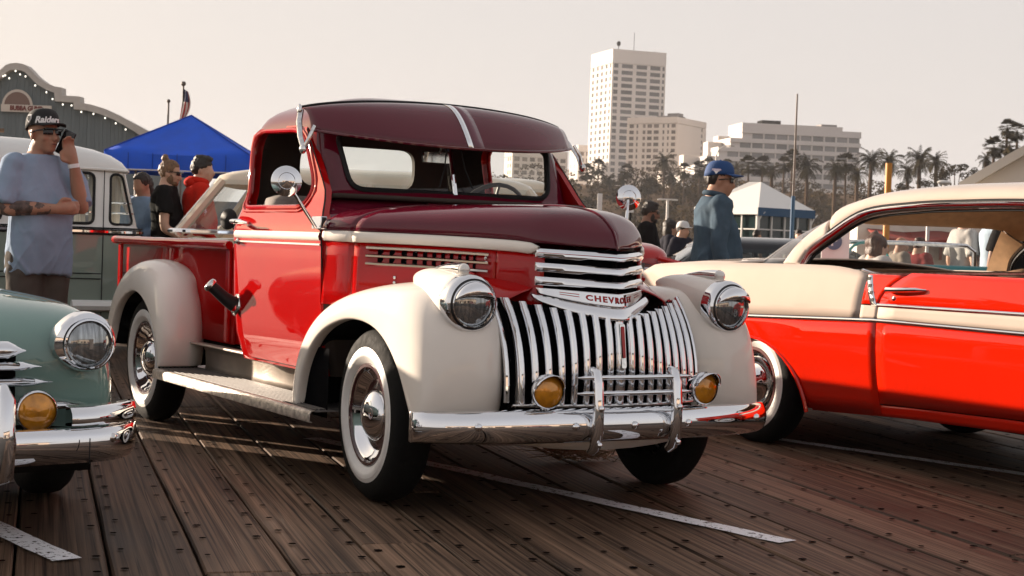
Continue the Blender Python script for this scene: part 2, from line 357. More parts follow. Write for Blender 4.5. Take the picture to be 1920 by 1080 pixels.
for s in (-1, 1):
    for nm, i0, i1, sh in (('cowl_side', 0, 9, 0), ('hood_side', 9, 29, .005), ('nose_side', 29, 44, .005)):
        rws = [[(TR[i][0]+(sh if i == i0 else 0), s*sidez(TR[i], z), z) for z in (TR[i][2]-.03, 1.0, .92, .85, .79)] for i in range(i0, i1+1)]
        MB().grid(rws).obj(nm, RED, truck, 60, solid=.01)
    for nm, i0, i1 in (('cowl_trim', 0, 9), ('hood_trim', 9, 43)):
        rws = []
        for i in range(i0, i1+1):
            T = TR[i]; k = 1.0 if i < 41 else (43.4-i)/2.6*.9+.1
            rws.append([(T[0]+(.005 if i == i0 else 0), s*(T[1]+o), T[2]+dz*k) for dz, o in ((-.030,.002),(-.027,.010),(-.010,.015),(.010,.012),(.017,.002))])
        MB().grid(rws).obj(nm, CREAM, truck, 60, solid=.006)
    # louvres with three chrome strips
    for k, dz in enumerate((-.050,-.084,-.117)):
        MB().tube([(TR[i][0], s*(sidez(TR[i], TR[i][2]+dz)+.012), TR[i][2]+dz) for i in range(11, 29)], .0075, 6).obj('chrome_strip', CHROME, truck)
    for k in range(11):
        i = 12+k*1.25; i0 = int(i); T = TR[i0]+(TR[i0+1]-TR[i0])*(i-i0); T2 = TR[i0+1]+(TR[i0+2]-TR[i0+1])*(i-i0)
        for dz in (-.067,-.100):
            z0 = T[2]+dz; MB().grid([[(T[0], s*(sidez(T, z0)+.001), z0+e) for e in (-.011,.011)], [(T[0]+(T2[0]-T[0])*.6, s*(sidez(T2, z0)+.010), z0+e) for e in (-.011,.011)]]).obj('louvre', DARK, truck, 0)
    for i, dz in ((14.2,-.17),(14.2,-.192),(27.6,-.065),(27.6,-.085)):
        T = TR[int(i)]; MB().ell((T[0], s*(sidez(T, T[2]+dz)+.004), T[2]+dz), (.008,.008,.008), 8, 5).obj('rivet', CHROME2, truck)
    lt = MB().tube([(TR[22][0]-.04, s*(TR[22][1]+.02), .915),(TR[22][0]-.02, s*(TR[22][1]+.02), .935),(TR[22][0]+.05, s*(TR[22][1]-.01), .955),(TR[22][0]+.09, s*(TR[22][1]-.03), .945)], .012, 8, flat=.6); lt.ell((TR[22][0]+.07, s*(TR[22][1]-.02),.945), (.02,.012,.014)); lt.obj('hood_latch', RED, truck)
# nose grille bars
def nosep(o, y):                              # plan of the prow, o = outward offset
    t = (math.sqrt(y*y+.03**2)-.03)/.242; return .648+o - .215*(t**1.12)
ys = np.linspace(-.262, .262, 25)
MB().grid([[(nosep(-.035, y), y, z) for y in ys] for z in (.80,.95,1.065)]).obj('nose_backing', DARK, truck, 0)
for z in (1.034, .978, .922):
    rws = []
    for y in ys:
        e = -.02*(abs(y)/.26)*-1*0; rws.append([(nosep(o, y), y, z+dz+.012*(abs(y)/.26)) for dz, o in ((-.016,-.02),(-.018,0),(-.008,.014),(.008,.012),(.018,-.002),(.016,-.02))])
    MB().grid(rws, cu=True, cap0=True, cap1=True).obj('nose_bar', CHROME, truck, 50)
MB().grid([[(nosep(.014, y), y, 1.036+dz+.012*(abs(y)/.26)) for dz in (-.0012,.0012)] for y in ys]).obj('bar_pinstripe', RED, truck, 0)
for y in (-.25,.25):
    for z in (1.008,.905): MB().ell((nosep(-.02,y), y*1.0, z), (.012,.012,.012), 8, 6).obj('nose_bolt', CHROME2, truck)
for y in (-.004,): MB().tube([(nosep(-.02,0),0,.88),(nosep(-.02,0),0,1.03)], .008, 6).obj('nose_post', UNDER, truck)
def bandp(y, v):                              # v 0..1 from top of name band to its lower lip
    t = abs(y)/.262; top = .892+.014*t; bot = .838+.048*t**1.6
    return (nosep(.010+.012*v, y), y, top+(bot-top)*v)
MB().grid([[bandp(y, v) for v in (0,.1,.5,.9,1)] for y in ys]).obj('name_band', CHROME, truck, 60, solid=.012)
def skirt(y, v):
    t = abs(y)/.285; top = .838+.046*t**1.6; bot = .786+.075*t**2.0
    return (nosep(.016, y*.94)+.018*math.sin(v*PI*.6)+.01*v, y, top+(bot-top)*v)
MB().grid([[skirt(y, v) for v in np.linspace(0,1,7)] for y in np.linspace(-.285,.285,25)]).obj('grille_crown', CHROME, truck, 60, solid=.012)
def ontext(p):
    y = p.x; v = (.5-p.y/.052); b = bandp(y, v); return Vector((b[0]+.002+p.z, b[1], b[2]))
text('name_lettering', 'CHEVROLET', .031, RED, truck, fn=lambda p: ontext(Vector((p.x-.012, p.y, p.z))), ext=.001, space=1.28, sx=1.0, bold=.0012, rem=.006)
for s in (-1,1):
    for v in (.30,.52): MB().grid([[tuple(Vector(bandp(y, v+dv))+Vector((.002,0,0))) for dv in (-.03,.03)] for y in np.linspace(s*.135, s*.195, 5)]).obj('name_stripe', RED, truck, 0)
# main grille
def gx(y, z):                                 # plan+profile of the grille face
    t = abs(y)/.44; top = .80+.075*t**1.5
    base_ = .692-.085*t**2.2
    k = (z-.455)/(top-.455)
    return base_ + .012*math.sin(k*PI)*(1-t) - (.025+.135*t**1.6)*max(0,k)**2.6
def gtop(y): t = abs(y)/.44; return .800+.072*t**1.5-.045*max(0,t-.8)/.2*0
gy = np.linspace(-.445,.445,31)
MB().grid([[(gx(y, .455+(gtop(y)-.455)*k)-.045, y, .45+(gtop(y)-.455)*k) for y in gy] for k in np.linspace(0,1,8)]).obj('grille_backing', DARK, truck, 60)
for i in range(17):
    y = (i-8)*.0515; w_ = .0136 if i != 8 else .021; d_ = .020
    rws = []
    for k in np.linspace(0, 1, 13):
        z = .455+(gtop(y)-.455)*k; x = gx(y, z); ny = y
        rws.append([(x+dx, ny+dy*w_, z) for dx, dy in ((-.03,-1),(-.004,-1),(.008,-.55),(.011,0),(.008,.55),(-.004,1),(-.03,1))])
    MB().grid(rws, cu=True, cap0=True, cap1=True).obj('grille_bar', CHROME, truck, 50)
bd = MB().prism(rpoly([(-.011,.60),(.011,.60),(.013,.775),(-.013,.775)], .008), lambda a,b: (gx(0,b)+.010,a,b), lambda a,b: (gx(0,b)+.015,a,b)); bd.obj('grille_badge', CHROME2, truck)
MB().prism(rpoly([(-.006,.64),(.006,.64),(.008,.765),(-.008,.765)], .006), lambda a,b: (gx(0,b)+.0152,a,b), lambda a,b: (gx(0,b)+.0170,a,b)).obj('badge_inlay', RED, truck)
ed = [(gx(.46,z)-.012, .463, z) for z in np.linspace(.46, gtop(.44), 9)]
for s in (-1,1): MB().tube([(x,s*y,z) for x,y,z in ed], .011, 8).obj('grille_edge', CHROME, truck)
MB().grid([[(gx(y,.455)-.03*k+.005, y, .457-.012*k) for k in (0,1)] for y in gy]).obj('grille_sill', CHROME2, truck, 60, solid=.01)
# front fenders
OUT = crv([(-.725,.335),(-.71,.48),(-.645,.63),(-.52,.75),(-.32,.84),(-.06,.895),(.18,.918),(.38,.905),(.515,.845),(.585,.74),(.612,.60),(.610,.48),(.585,.385)], 29)
WHE = crv([(-.60,.325),(-.585,.42),(-.54,.52),(-.46,.61),(-.34,.685),(-.16,.735),(.0,.742),(.15,.715),(.27,.65),(.365,.56),(.43,.47),(.48,.40),(.51,.365)], 29)
def fender(s, OUT_, WHE_, yin, yo, front=True):
    rws = []
    n = len(OUT_)
    for i in range(n):
        O, Wp = np.array(OUT_[i]), np.array(WHE_[i]); t = i/(n-1)
        def P(k, y): q = O+(Wp-O)*k; return (q[0], s*y, q[1])
        yi = yin(t); r = [None]*9
        dz = .03*math.sin(min(1,t*1.3)*PI)
        r[0] = (O[0]-(.07 if t > .6 else 0), s*yi, O[1]-dz); 
        r[1] = P(0, yi+(yo-yi)*.25); r[2] = P(.0, yi+(yo-yi)*.5); r[3] = P(.05, yi+(yo-yi)*.74); r[4] = P(.20, yi+(yo-yi)*.91)
        r[5] = P(.5, yo); r[6] = P(.92, yo+.002); r[7] = P(1.0, yo-.004); r[8] = P(1.0, yo-.05)
        rws.append(r)
    return rws
for s in (-1, 1):
    yin = lambda t: .60-.30*min(1,max(0,(t-.12)/.33)) + (.150*min(1,max(0,(t-.50)/.16)))
    rws = fender(s, OUT, WHE, yin, .832)
    f = MB().grid(rws).obj('front_fender', CREAM, truck, 180, solid=.012, subs=2)
    # dark wheel housing
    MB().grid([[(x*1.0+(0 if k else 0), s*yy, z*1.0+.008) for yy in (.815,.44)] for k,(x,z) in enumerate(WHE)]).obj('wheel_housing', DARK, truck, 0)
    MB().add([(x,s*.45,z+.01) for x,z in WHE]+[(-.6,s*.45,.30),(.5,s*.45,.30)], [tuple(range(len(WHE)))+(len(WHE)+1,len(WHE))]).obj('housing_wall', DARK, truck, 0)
    MB().grid([[(x, s*.792, z) for x in (-.60,-.36)] for z in (.30,.60)]).obj('wheel_well_darkener', DARK, truck, 0)  # added dark sheet, blacks out the red door inside the wheel opening
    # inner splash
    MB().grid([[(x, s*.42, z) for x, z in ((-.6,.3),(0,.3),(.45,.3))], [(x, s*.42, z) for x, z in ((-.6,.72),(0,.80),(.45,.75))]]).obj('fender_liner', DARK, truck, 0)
    # catwalk between nose and fender
    cw = []
    for k in np.linspace(0,1,9):
        i = int(22+k*20); T = TR[i]; cw.append([(T[0]-.02, s*(T[1]-.02), .965-.05*k), (T[0]+.02, s*(T[1]+.03), .935-.035*k), (T[0]+.01, s*(T[1]+.11), .885-.01*k), (T[0]+.0, s*(T[1]+.20), .80)])
    MB().grid(cw).obj('catwalk_panel', RED, truck, 180, subs=1, solid=.01)
    # headlamp pod
    H = Vector((.575, s*.628, .842)); ax = Vector((1, s*.03, -.02)).normalized()
    prof = [(.50,.012,.0,.075),(.45,.035,.006,.07),(.37,.072,.008,.05),(.27,.099,.006,.028),(.15,.114,.003,.010),(.05,.115,0,0),(.0,.113,0,0)]
    rws = []
    for d, r, _, dz in prof:
        c = H-ax*d+Vector((0,0,dz)); rws.append([c+Vector((0, s*r*math.cos(2*PI*k/24), r*math.sin(2*PI*k/24))) for k in range(24)])
    lamp = MB().grid(rws, cu=True, cap0=True, cap1=True).obj('headlamp_pod', CREAM, truck, 60, subs=1)
    A = axis_m(H, ax)
    MB().lathe([(.106,-.055),(.112,-.05),(.1125,-.01),(.108,.010),(.099,.018),(.094,.012),(.094,-.01)], 40, A).obj('bezel', CHROME, lamp, 40)
    MB().lathe([(.0955,.008),(.0955,.016),(.0885,.020),(.0865,.012)], 40, A).obj('inner_ring', M('black_gap', (.02,.02,.022), .35), lamp, 40)
    MB().lathe([(.090,.012),(.0905,.022),(.087,.025),(.085,.015)], 40, A).obj('lens_ring', CHROME, lamp, 40)
    MB().lathe([(.088,.010),(.07,.022),(.045,.030),(.02,.034),(.0,.035)], 40, A).obj('lens', LENS, lamp, 60)
    # half-moon brow
    br = []
    for k in range(15):
        a = rad(18+144*k/14); out = .012+.038*math.sin((k/14)*PI); cy, sz = math.cos(a), math.sin(a)
        br.append([A @ Vector(p) for p in ((-sz*.094, cy*.094, .018), (-sz*.097, cy*.097, .03+out*.5), (-sz*.090, cy*.090+0, .036+out), (-sz*.060-.008, cy*.078, .040+out*.55))] if False else
                  [H+ax*q+Vector((0, s*cy*r_, sz*r_-dz_)) for q, r_, dz_ in ((.020,.092,0),(.035+out*.35,.091,0.0),(.040+out,.086,.006),(.041+out*.99,.080,.014))])
    br2 = []
    for k in range(15):
        a = rad(12+156*k/14); e = math.sin((k/14)*PI); cy, sz = math.cos(a), math.sin(a); lo = .018+.010*e
        br2.append([H+ax*q+Vector((0, s*cy*.0895, z_)) for q, z_ in ((.024, sz*.0895),(.034+.030*e, sz*.0895-.002*e),(.034+.048*e, max(sz*.0895-.030*e, lo-.004)),(.036+.040*e, max(sz*.0895-.055*e, lo-.016*e)))])
    MB().grid(br2).obj('brow', CHROME, lamp, 60, solid=.003, subs=1)
    # marker lamp
    mk = MB(); rws = []
    for q, r, dz in ((.26,.004,-.006),(.2,.011,-.002),(.12,.019,.002),(.05,.024,.002),(.0,.026,0)):
        rws.append([Vector((.505-q, s*.628+r*math.cos(2*PI*k/14), .972+dz+r*math.sin(2*PI*k/14)*(.8 if math.sin(2*PI*k/14) < 0 else 1))) for k in range(14)])
    mk.grid(rws, cu=True, cap0=True, cap1=True); mk.box((.42, s*.628, .951), (.16,.022,.022)); mo = mk.obj('marker_lamp', CHROME, lamp, 50)
    MB().lathe([(.024,0),(.023,.012),(.014,.022),(0,.025)], 16, axis_m((.505, s*.628, .972), (1,0,0))).obj('marker_lens', M('clear_lens', (.75,.72,.68), .1, .2, coat=1), lamp, 60)
# bumper
by = np.linspace(-.855,.855,41)
def bx(y): t = abs(y)/.855; return .772-.10*t**2-.115*t**6
rws = []
for y in by:
    t = abs(y)/.855; h = .066-.006*t**4; zc = .384-.012*t**3
    nx = .0
    rws.append([(bx(y)+o*(.8 if t > .97 else 1), y, zc+z*h) for z, o in ((-.94,-.035),(-1.0,-.012),(-.8,.012),(-.45,.026),(0,.032),(.45,.026),(.8,.012),(1.0,-.012),(.94,-.035))])
bump = MB().grid(rws, cap0=True, cap1=True).obj('bumper', CHROME, truck, 60, solid=.004)
for y in (-.66,-.27,.0,.27,.70): MB().lathe([(.016,0),(.014,.006),(.007,.011),(0,.012)], 14, axis_m((bx(y)+.031, y, .384), (1,0,.05))).obj('bumper_bolt', CHROME, bump, 60)
for s in (-1,1):
    g = MB().tube([(.775,s*.188,.282),(.800,s*.188,.300),(.820,s*.188,.36),(.822,s*.188,.44),(.812,s*.188,.55),(.795,s*.188,.588),(.765,s*.188,.598)], [.018,.022,.023,.023,.022,.022,.016], 12)
    g.ell((.838,s*.188,.315), (.012,.012,.012), 10, 6); g.ell((.840,s*.188,.455), (.014,.014,.014), 10, 6); g.obj('bumper_guard', CHROME, truck, 60)
for z in (.573,.512):
    MB().tube([(.79+.006,-.275,z),(.80,-.24,z),(.805,-.18,z),(.812,0,z),(.805,.18,z),(.80,.24,z),(.796,.275,z)], [.003,.011,.012,.012,.012,.011,.003], 8, flat=.8).obj('guard_crossbar', CHROME, truck, 60)
# apron and underbody
MB().grid([[(.60+.03*(1-(y/.5)**2), y, .335) for y in np.linspace(-.5,.5,9)], [(.58+.03*(1-(y/.5)**2), y, .262+.05*(abs(y)/.5)**2) for y in np.linspace(-.5,.5,9)]]).obj('front_apron', CREAM, truck, 60, solid=.006)
MB().grid([[(gx(y,.455)-.035, y, .45) for y in gy],[(.62, y*1.02, .33) for y in gy]]).obj('lower_valance', UNDER, truck, 60, solid=.01)
ch = MB()
for s in (-1,1): ch.box((-1.6,s*.40,.45),(4.2,.07,.13))
ch.box((-.05,0,.62),(.75,.5,.5)); ch.cyl((0,-.62,.355),(0,.62,.355),.035); ch.cyl((-2.92,-.62,.355),(-2.92,.62,.355),.045); ch.ell((-2.92,0,.355),(.14,.14,.14)); ch.box((-1.55,0,.47),(1.6,1.2,.04))
ch.obj('chassis', UNDER, truck)
# fog lamps
def fog(root, c, r, ax, brow=True, name='fog_lamp'):
    A = axis_m(c, ax); q = MB().lathe([(0,-.085),(r*.45,-.075),(r*.8,-.045),(r*.98,-.01),(r*1.06,.0),(r*1.06,.012),(r*.98,.018)], 28, A); q.cyl(Vector(c)+Vector((-.02,0,-r*1.0)), Vector(c)+Vector((-.03,0,-r*1.75)), .012, 8); f = q.obj(name, CHROME, root, 50)
    MB().lathe([(r*.99,.010),(r*.8,.02),(r*.45,.028),(0,.031)], 28, A).obj('amber_lens', AMBER, f, 60)
    if brow:
        rw = []
        for k in range(13):
            a = rad(10+160*k/12); e = math.sin(k/12*PI)
            rw.append([A @ Vector((math.cos(a)*r*q_*1.03, math.sin(a)*r*q_*1.03, h)) for q_, h in ((1.0,.012),(1.0,.03+.028*e))])
        # local axes of axis_m: make brow point up by world test
        v = rw[6][0]; 
        if (v-Vector(c)).z < 0: rw = [[2*(Vector(c)+Vector(ax).normalized()*((p-Vector(c)).dot(Vector(ax).normalized())))-p for p in row] for row in rw]
        MB().grid(rw).obj('lamp_brow', CHROME, f, 60, solid=.003)
    return f
for s in (-1,1): fog(truck, (.745, s*.378, .518), .064, (1, s*.08, 0))
# wheels
def wheel(root, c, side, R0=.355, Wd=.17, steer=0., hub=None, rimmat=None, ww=(.205,.284), cap='dome'):
    A = Matrix.Translation(Vector(c)) @ Matrix.Rotation(steer, 4, 'Z') @ Matrix.Rotation(-side*PI/2, 4, 'X')   # local z outward
    h = Wd/2
    ty = MB().lathe([(.215,-h*.6),(.235,-h*.92),(R0*.80,-h),(R0*.93,-h*.88),(R0*.985,-h*.62),(R0,-h*.3),(R0,h*.3),(R0*.985,h*.62),(R0*.93,h*.88),(R0*.80,h*1.0),(.235,h*.90),(.212,h*.6),(.20,-h*.5)], 56, A).obj('tyre', TYRE, root, 40)
    a, b = ww
    MB().lathe([(a,h*.66),(a+.01,h*.88),(a+.035,h*1.02),((a+b)/2,h*1.075),(b-.022,h*1.03),(b-.003,h*.985),(b,h*.955),(b-.006,h*.92)], 56, A).obj('whitewall', WHITEW, ty, 60)
    MB().lathe([(b-.026,h*1.035),(b-.023,h*1.052),(b-.020,h*1.035)], 56, A).obj('whitewall_rib', WHITEW, ty, 60)
    MB().lathe([(a+.008,h*.80),(a+.004,h*.90),(a-.008,h*.90),(a-.018,h*.78),(a-.03,h*.40),(a-.07,h*.30),(a-.10,h*.45),(.04,h*.45),(0,h*.45)], 48, A).obj('rim', rimmat or RIMM, ty, 40)
    MB().lathe([(a-.018,h*.80),(a-.026,h*.74),(a-.038,h*.50),(a-.054,h*.40),(a-.058,h*.33)], 48, A).obj('beauty_ring', CHROME, ty, 60)
    if cap == 'dome': prof = [(.108,h*.40),(.107,h*.52),(.098,h*.66),(.080,h*.84),(.05,h*1.0),(.02,h*1.06),(0,h*1.07)]
    else: prof = [(.150,h*.45),(.148,h*.6),(.13,h*.66),(.118,h*.58),(.105,h*.62),(.090,h*.66),(.075,h*.80),(.04,h*1.12),(.015,h*1.22),(0,h*1.24)]
    MB().lathe(prof, 40, A).obj('hubcap', CHROME, ty, 60)
    if cap == 'dome':   # pressed bow-tie on the cap
        bt = [(-.045,-.012),(-.018,-.012),(-.014,-.022),(.020,-.022),(.022,-.012),(.049,-.012),(.041,.012),(.018,.012),(.014,.022),(-.020,.022),(-.022,.012),(-.053,.012)]
        zf = lambda a_, b_: h*1.07-.0105*(math.hypot(a_,b_)/.05)**1.7
        MB().prism(bt, lambda a_,b_: A @ Vector((a_,b_,zf(a_,b_)-.002)), lambda a_,b_: A @ Vector((a_,b_,zf(a_,b_)+.0015))).obj('cap_emblem', M('emblem_blue', (.03,.04,.09), .25, .3), ty, 0)
    else:
        for k in range(14):
            aa = 2*PI*k/14; MB().box((0,0,0),(.012,.03,.006)).obj('rim_slot', DARK, ty).matrix_local = A @ Matrix.Rotation(aa,4,'Z') @ Matrix.Translation((.158,0,h*.52))
    return ty
for c, sd, stv in (((0,-.700,.355),-1,-.075),((0,.700,.355),1,-.075),((-2.92,-.71,.355),-1,0),((-2.92,.71,.355),1,0)): wheel(truck, c, sd, steer=stv)
# running boards
BOARD = M('ribbed_board', (.10,.09,.085), .55, .2, var=.3, vs=40); EDGE = M('worn_board_edge', (.50,.45,.40), .42, .5, var=.45, vs=35, bump=.3, bs=90)
for s in (-1,1):
    MB().grid([[(x, s*y, z) for y, z in ((.60,.335),(.856,.335))] for x in (-2.46,-.34)]).obj('running_board', BOARD, truck, 30, solid=.006)
    MB().grid([[(x, s*y, z) for y, z in ((.857,.339),(.875,.337),(.885,.325),(.886,.287),(.87,.283))] for x in (-2.46,-.34)]).obj('board_edge', EDGE, truck, 30, solid=.006, bev=.003)
    rb = MB()
    for k in range(11): rb.box((-1.40, s*(.635+k*.021), .339), (2.08,.011,.006))
    rb.obj('tread_strip', BOARD, truck, 30, bev=.002)
    MB().grid([[(x, s*y, z) for y, z in ((.60,.333),(.595,.36),(.60,.44),(.63,.485),(.70,.488))] for x in (-2.40,-1.6,-.55)]).obj('splash_apron', M('board_apron', (.55,.47,.40), .4, .3, coat=.4, var=.2), truck, 60, solid=.01)
# bed
for s in (-1,1):
    sd = MB().grid([[(x, s*y, z) for y, z in ((.615,.50),(.615,.75),(.615,.985),(.625,1.005))] for x in (-3.95,-3.0,-1.98)]).obj('bed_side', RED, truck, 30, solid=.02)
    MB().tube([(-3.99,s*.655,1.022),(-3.96,s*.655,1.022),(-1.99,s*.655,1.022),(-1.96,s*.655,1.022)], [.024,.026,.026,.022], 12).obj('bed_rail', RED, sd, 60)
    for x in (-3.93,-2.02): MB().box((x, s*.632, .76), (.05,.02,.5)).obj('stake_flange', RED, sd, bev=.006)
    sx_ = MB().grid([[(x, s*.637, z) for x in (-2.35,-2.03)] for z in (.86,.872)]); 
    # rear fender
    OUTR = crv([(-3.55,.40),(-3.52,.56),(-3.40,.74),(-3.20,.87),(-2.95,.925),(-2.72,.905),(-2.54,.82),(-2.44,.69),(-2.40,.55),(-2.40,.43),(-2.42,.345)], 25)
    WHR = crv([(-3.36,.40),(-3.34,.50),(-3.27,.61),(-3.15,.69),(-2.98,.735),(-2.82,.715),(-2.68,.645),(-2.58,.55),(-2.52,.46),(-2.49,.40),(-2.48,.345)], 25)
    rws = fender(s, OUTR, WHR, lambda t: .59, .855)
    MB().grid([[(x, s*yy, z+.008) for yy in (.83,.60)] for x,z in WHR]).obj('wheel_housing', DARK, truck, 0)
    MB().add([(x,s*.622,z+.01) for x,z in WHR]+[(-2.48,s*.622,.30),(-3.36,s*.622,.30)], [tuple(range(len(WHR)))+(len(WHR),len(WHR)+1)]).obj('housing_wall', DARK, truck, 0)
    MB().grid(rws).obj('rear_fender', CREAM, truck, 180, solid=.012, subs=2)
MB().grid([[(-2.0,y,z) for y in (-.61,.61)] for z in (.5,1.0)]).obj('bed_front', RED, truck, 0, solid=.02)
MB().grid([[(-3.95,y,z) for y in (-.61,.61)] for z in (.5,1.0)]).obj('tailgate', RED, truck, 0, solid=.02)
for k in range(8): MB().box((-2.97, -.53+k*.152, .53), (1.92,.146,.03)).obj('bed_plank', M('bed_wood', (.12,.07,.04), .6, var=.4, vs=4, stretch=(.3,8,8)), truck)
MB().box((-4.02,0,.45),(.04,1.35,.12)).obj('rear_bumper', CHROME, truck, bev=.015)
# fuel filler
q = MB().tube([(-1.50,-.79,.73),(-1.515,-.84,.765),(-1.535,-.90,.82)], [.038,.031,.027], 14); ff = q.obj('fuel_filler', BLACK, truck, 60)
MB().lathe([(.034,0),(.036,.012),(.031,.022),(.018,.026),(0,.027)], 18, axis_m((-1.535,-.90,.82), (-.02,-.06,.055))).obj('filler_cap', CHROME2, ff, 50)
MB().lathe([(.058,0),(.05,.008),(.04,.010)], 18, axis_m((-1.50,-.782,.735), (0,-1,.2))).obj('filler_flange', CHROME2, ff, 50)
# roof visor
VY = np.linspace(-.705,.705,37); vis = []
def visp(y, v):
    t = abs(y)/.705
    xb, zb = -.875-.065*t**3, 1.735-.048*t**2-.012*t**8            # attached edge
    xf_, zf_ = -.585-.235*t**2.6, 1.515+.052*t**2.4                  # front lip
    x = xb+(xf_-xb)*v**.9; z = zb+(zf_-zb)*v**1.6; z += .010*math.sin(v*PI)
    return (x, y, z)
MB().grid([[visp(y, v) for v in np.linspace(0,1,10)] for y in VY]).obj('sun_visor', MAROON, truck, 60, solid=.008)
MB().grid([[tuple(Vector(visp(y, v))+Vector((.003,0,.004))) for v in np.linspace(0.02,1,10)] for y in (-.012,.014)]).obj('visor_strip', CHROME, truck, 60, solid=.004)
MB().grid([[tuple(Vector(visp(y, v))+Vector((.0015,0,.002))) for v in np.linspace(0.02,1,10)] for y in (.015,.075)]).obj('visor_band', paint('visor_band', (.15,.05,.07)), truck, 60, solid=.003)
MB().tube([tuple(Vector(visp(y, 0))+Vector((-.006,0,.004))) for y in VY], .007, 6).obj('visor_shadow_gap', BLACK, truck)  # black tube stands in for the shadow gap between visor and roof
MB().tube([visp(y, 1) for y in VY], .007, 6).obj('visor_lip', MAROON, truck)
for s in (-1,1):
    b = MB().tube(([(-.93,s*.715,1.665)] if s < 0 else [])+[(-.90,s*.735,1.61),(-.835,s*.755,1.535),(-.79,s*.755,1.475)], ([.014] if s < 0 else [])+[.014,.012,.012], 8, flat=.5)
    b.tube([(-.79,s*.755,1.475),(-.775,s*.735,1.53),(-.79,s*.705,1.585)], [.012,.010,.009], 8, flat=.5); b.ell((-.79,s*.76,1.475), (.022,.016,.022), 10, 6); b.ell((-.93,s*.722,1.662 if s < 0 else 1.60), (.018,.012,.03), 10, 6); b.obj('visor_bracket', CHROME2, truck, 60)
# mirrors
for s, hd in ((-1, (-.43,-.985,1.312)), (1, (-.72,1.0,1.335))):
    B = Vector((-.50,s*.80,1.135))
    q = MB().box((B.x, s*.795, 1.142), (.10,.03,.055)); q.tube([B+Vector((.02,s*.02,-.015)), Vector(hd)], .0085, 8); mr = q.obj('mirror', CHROME, truck, 40, bev=.004)
    MB().lathe([(.0,-.006),(.064,-.004),(.066,.004),(.058,.014),(.036,.022),(.034,.019),(.02,.024),(0,.027)], 32, axis_m(hd, (1,s*.05-.25 if s < 0 else -.35,.05))).obj('mirror_head', CHROME, mr, 40)
# interior
q = MB().box((-1.40,0,1.02),(.22,1.36,.52)); q.box((-1.18,0,.78),(.5,1.36,.2)); q.obj('bench_seat', SEATM, truck, bev=.06)
MB().grid([[(x,y,z) for x,z in ((-.76,1.05),(-.80,1.20),(-.74,1.275),(-.62,1.28))] for y in (-.66,.66)]).obj('dashboard', INTERIOR, truck, 60, solid=.02)
sw = MB().tube([Vector((-1.02,.36,1.195))+Matrix.Rotation(rad(-62),3,'Y') @ Vector((math.cos(a)*.20,math.sin(a)*.20,0)) for a in np.linspace(0,2*PI,28,endpoint=False)], .011, 8, closed=True); sw.cyl((-1.02,.36,1.195),(-.75,.36,1.0),.018)
for a in (0,2.1,4.2): sw.tube([Vector((-1.02,.36,1.195)), Vector((-1.02,.36,1.195))+Matrix.Rotation(rad(-62),3,'Y') @ Vector((math.cos(a)*.2,math.sin(a)*.2,0))], .008, 6)
sw.obj('steering_wheel', M('wheel_rim_grey', (.10,.09,.085), .35), truck)
q = MB().tube([(-.86,.0,1.56),(-.90,0,1.50)], .006, 6); q.box((-.92,0,1.485),(.02,.16,.055)); q.obj('inside_mirror', CHROME2, truck, bev=.006)
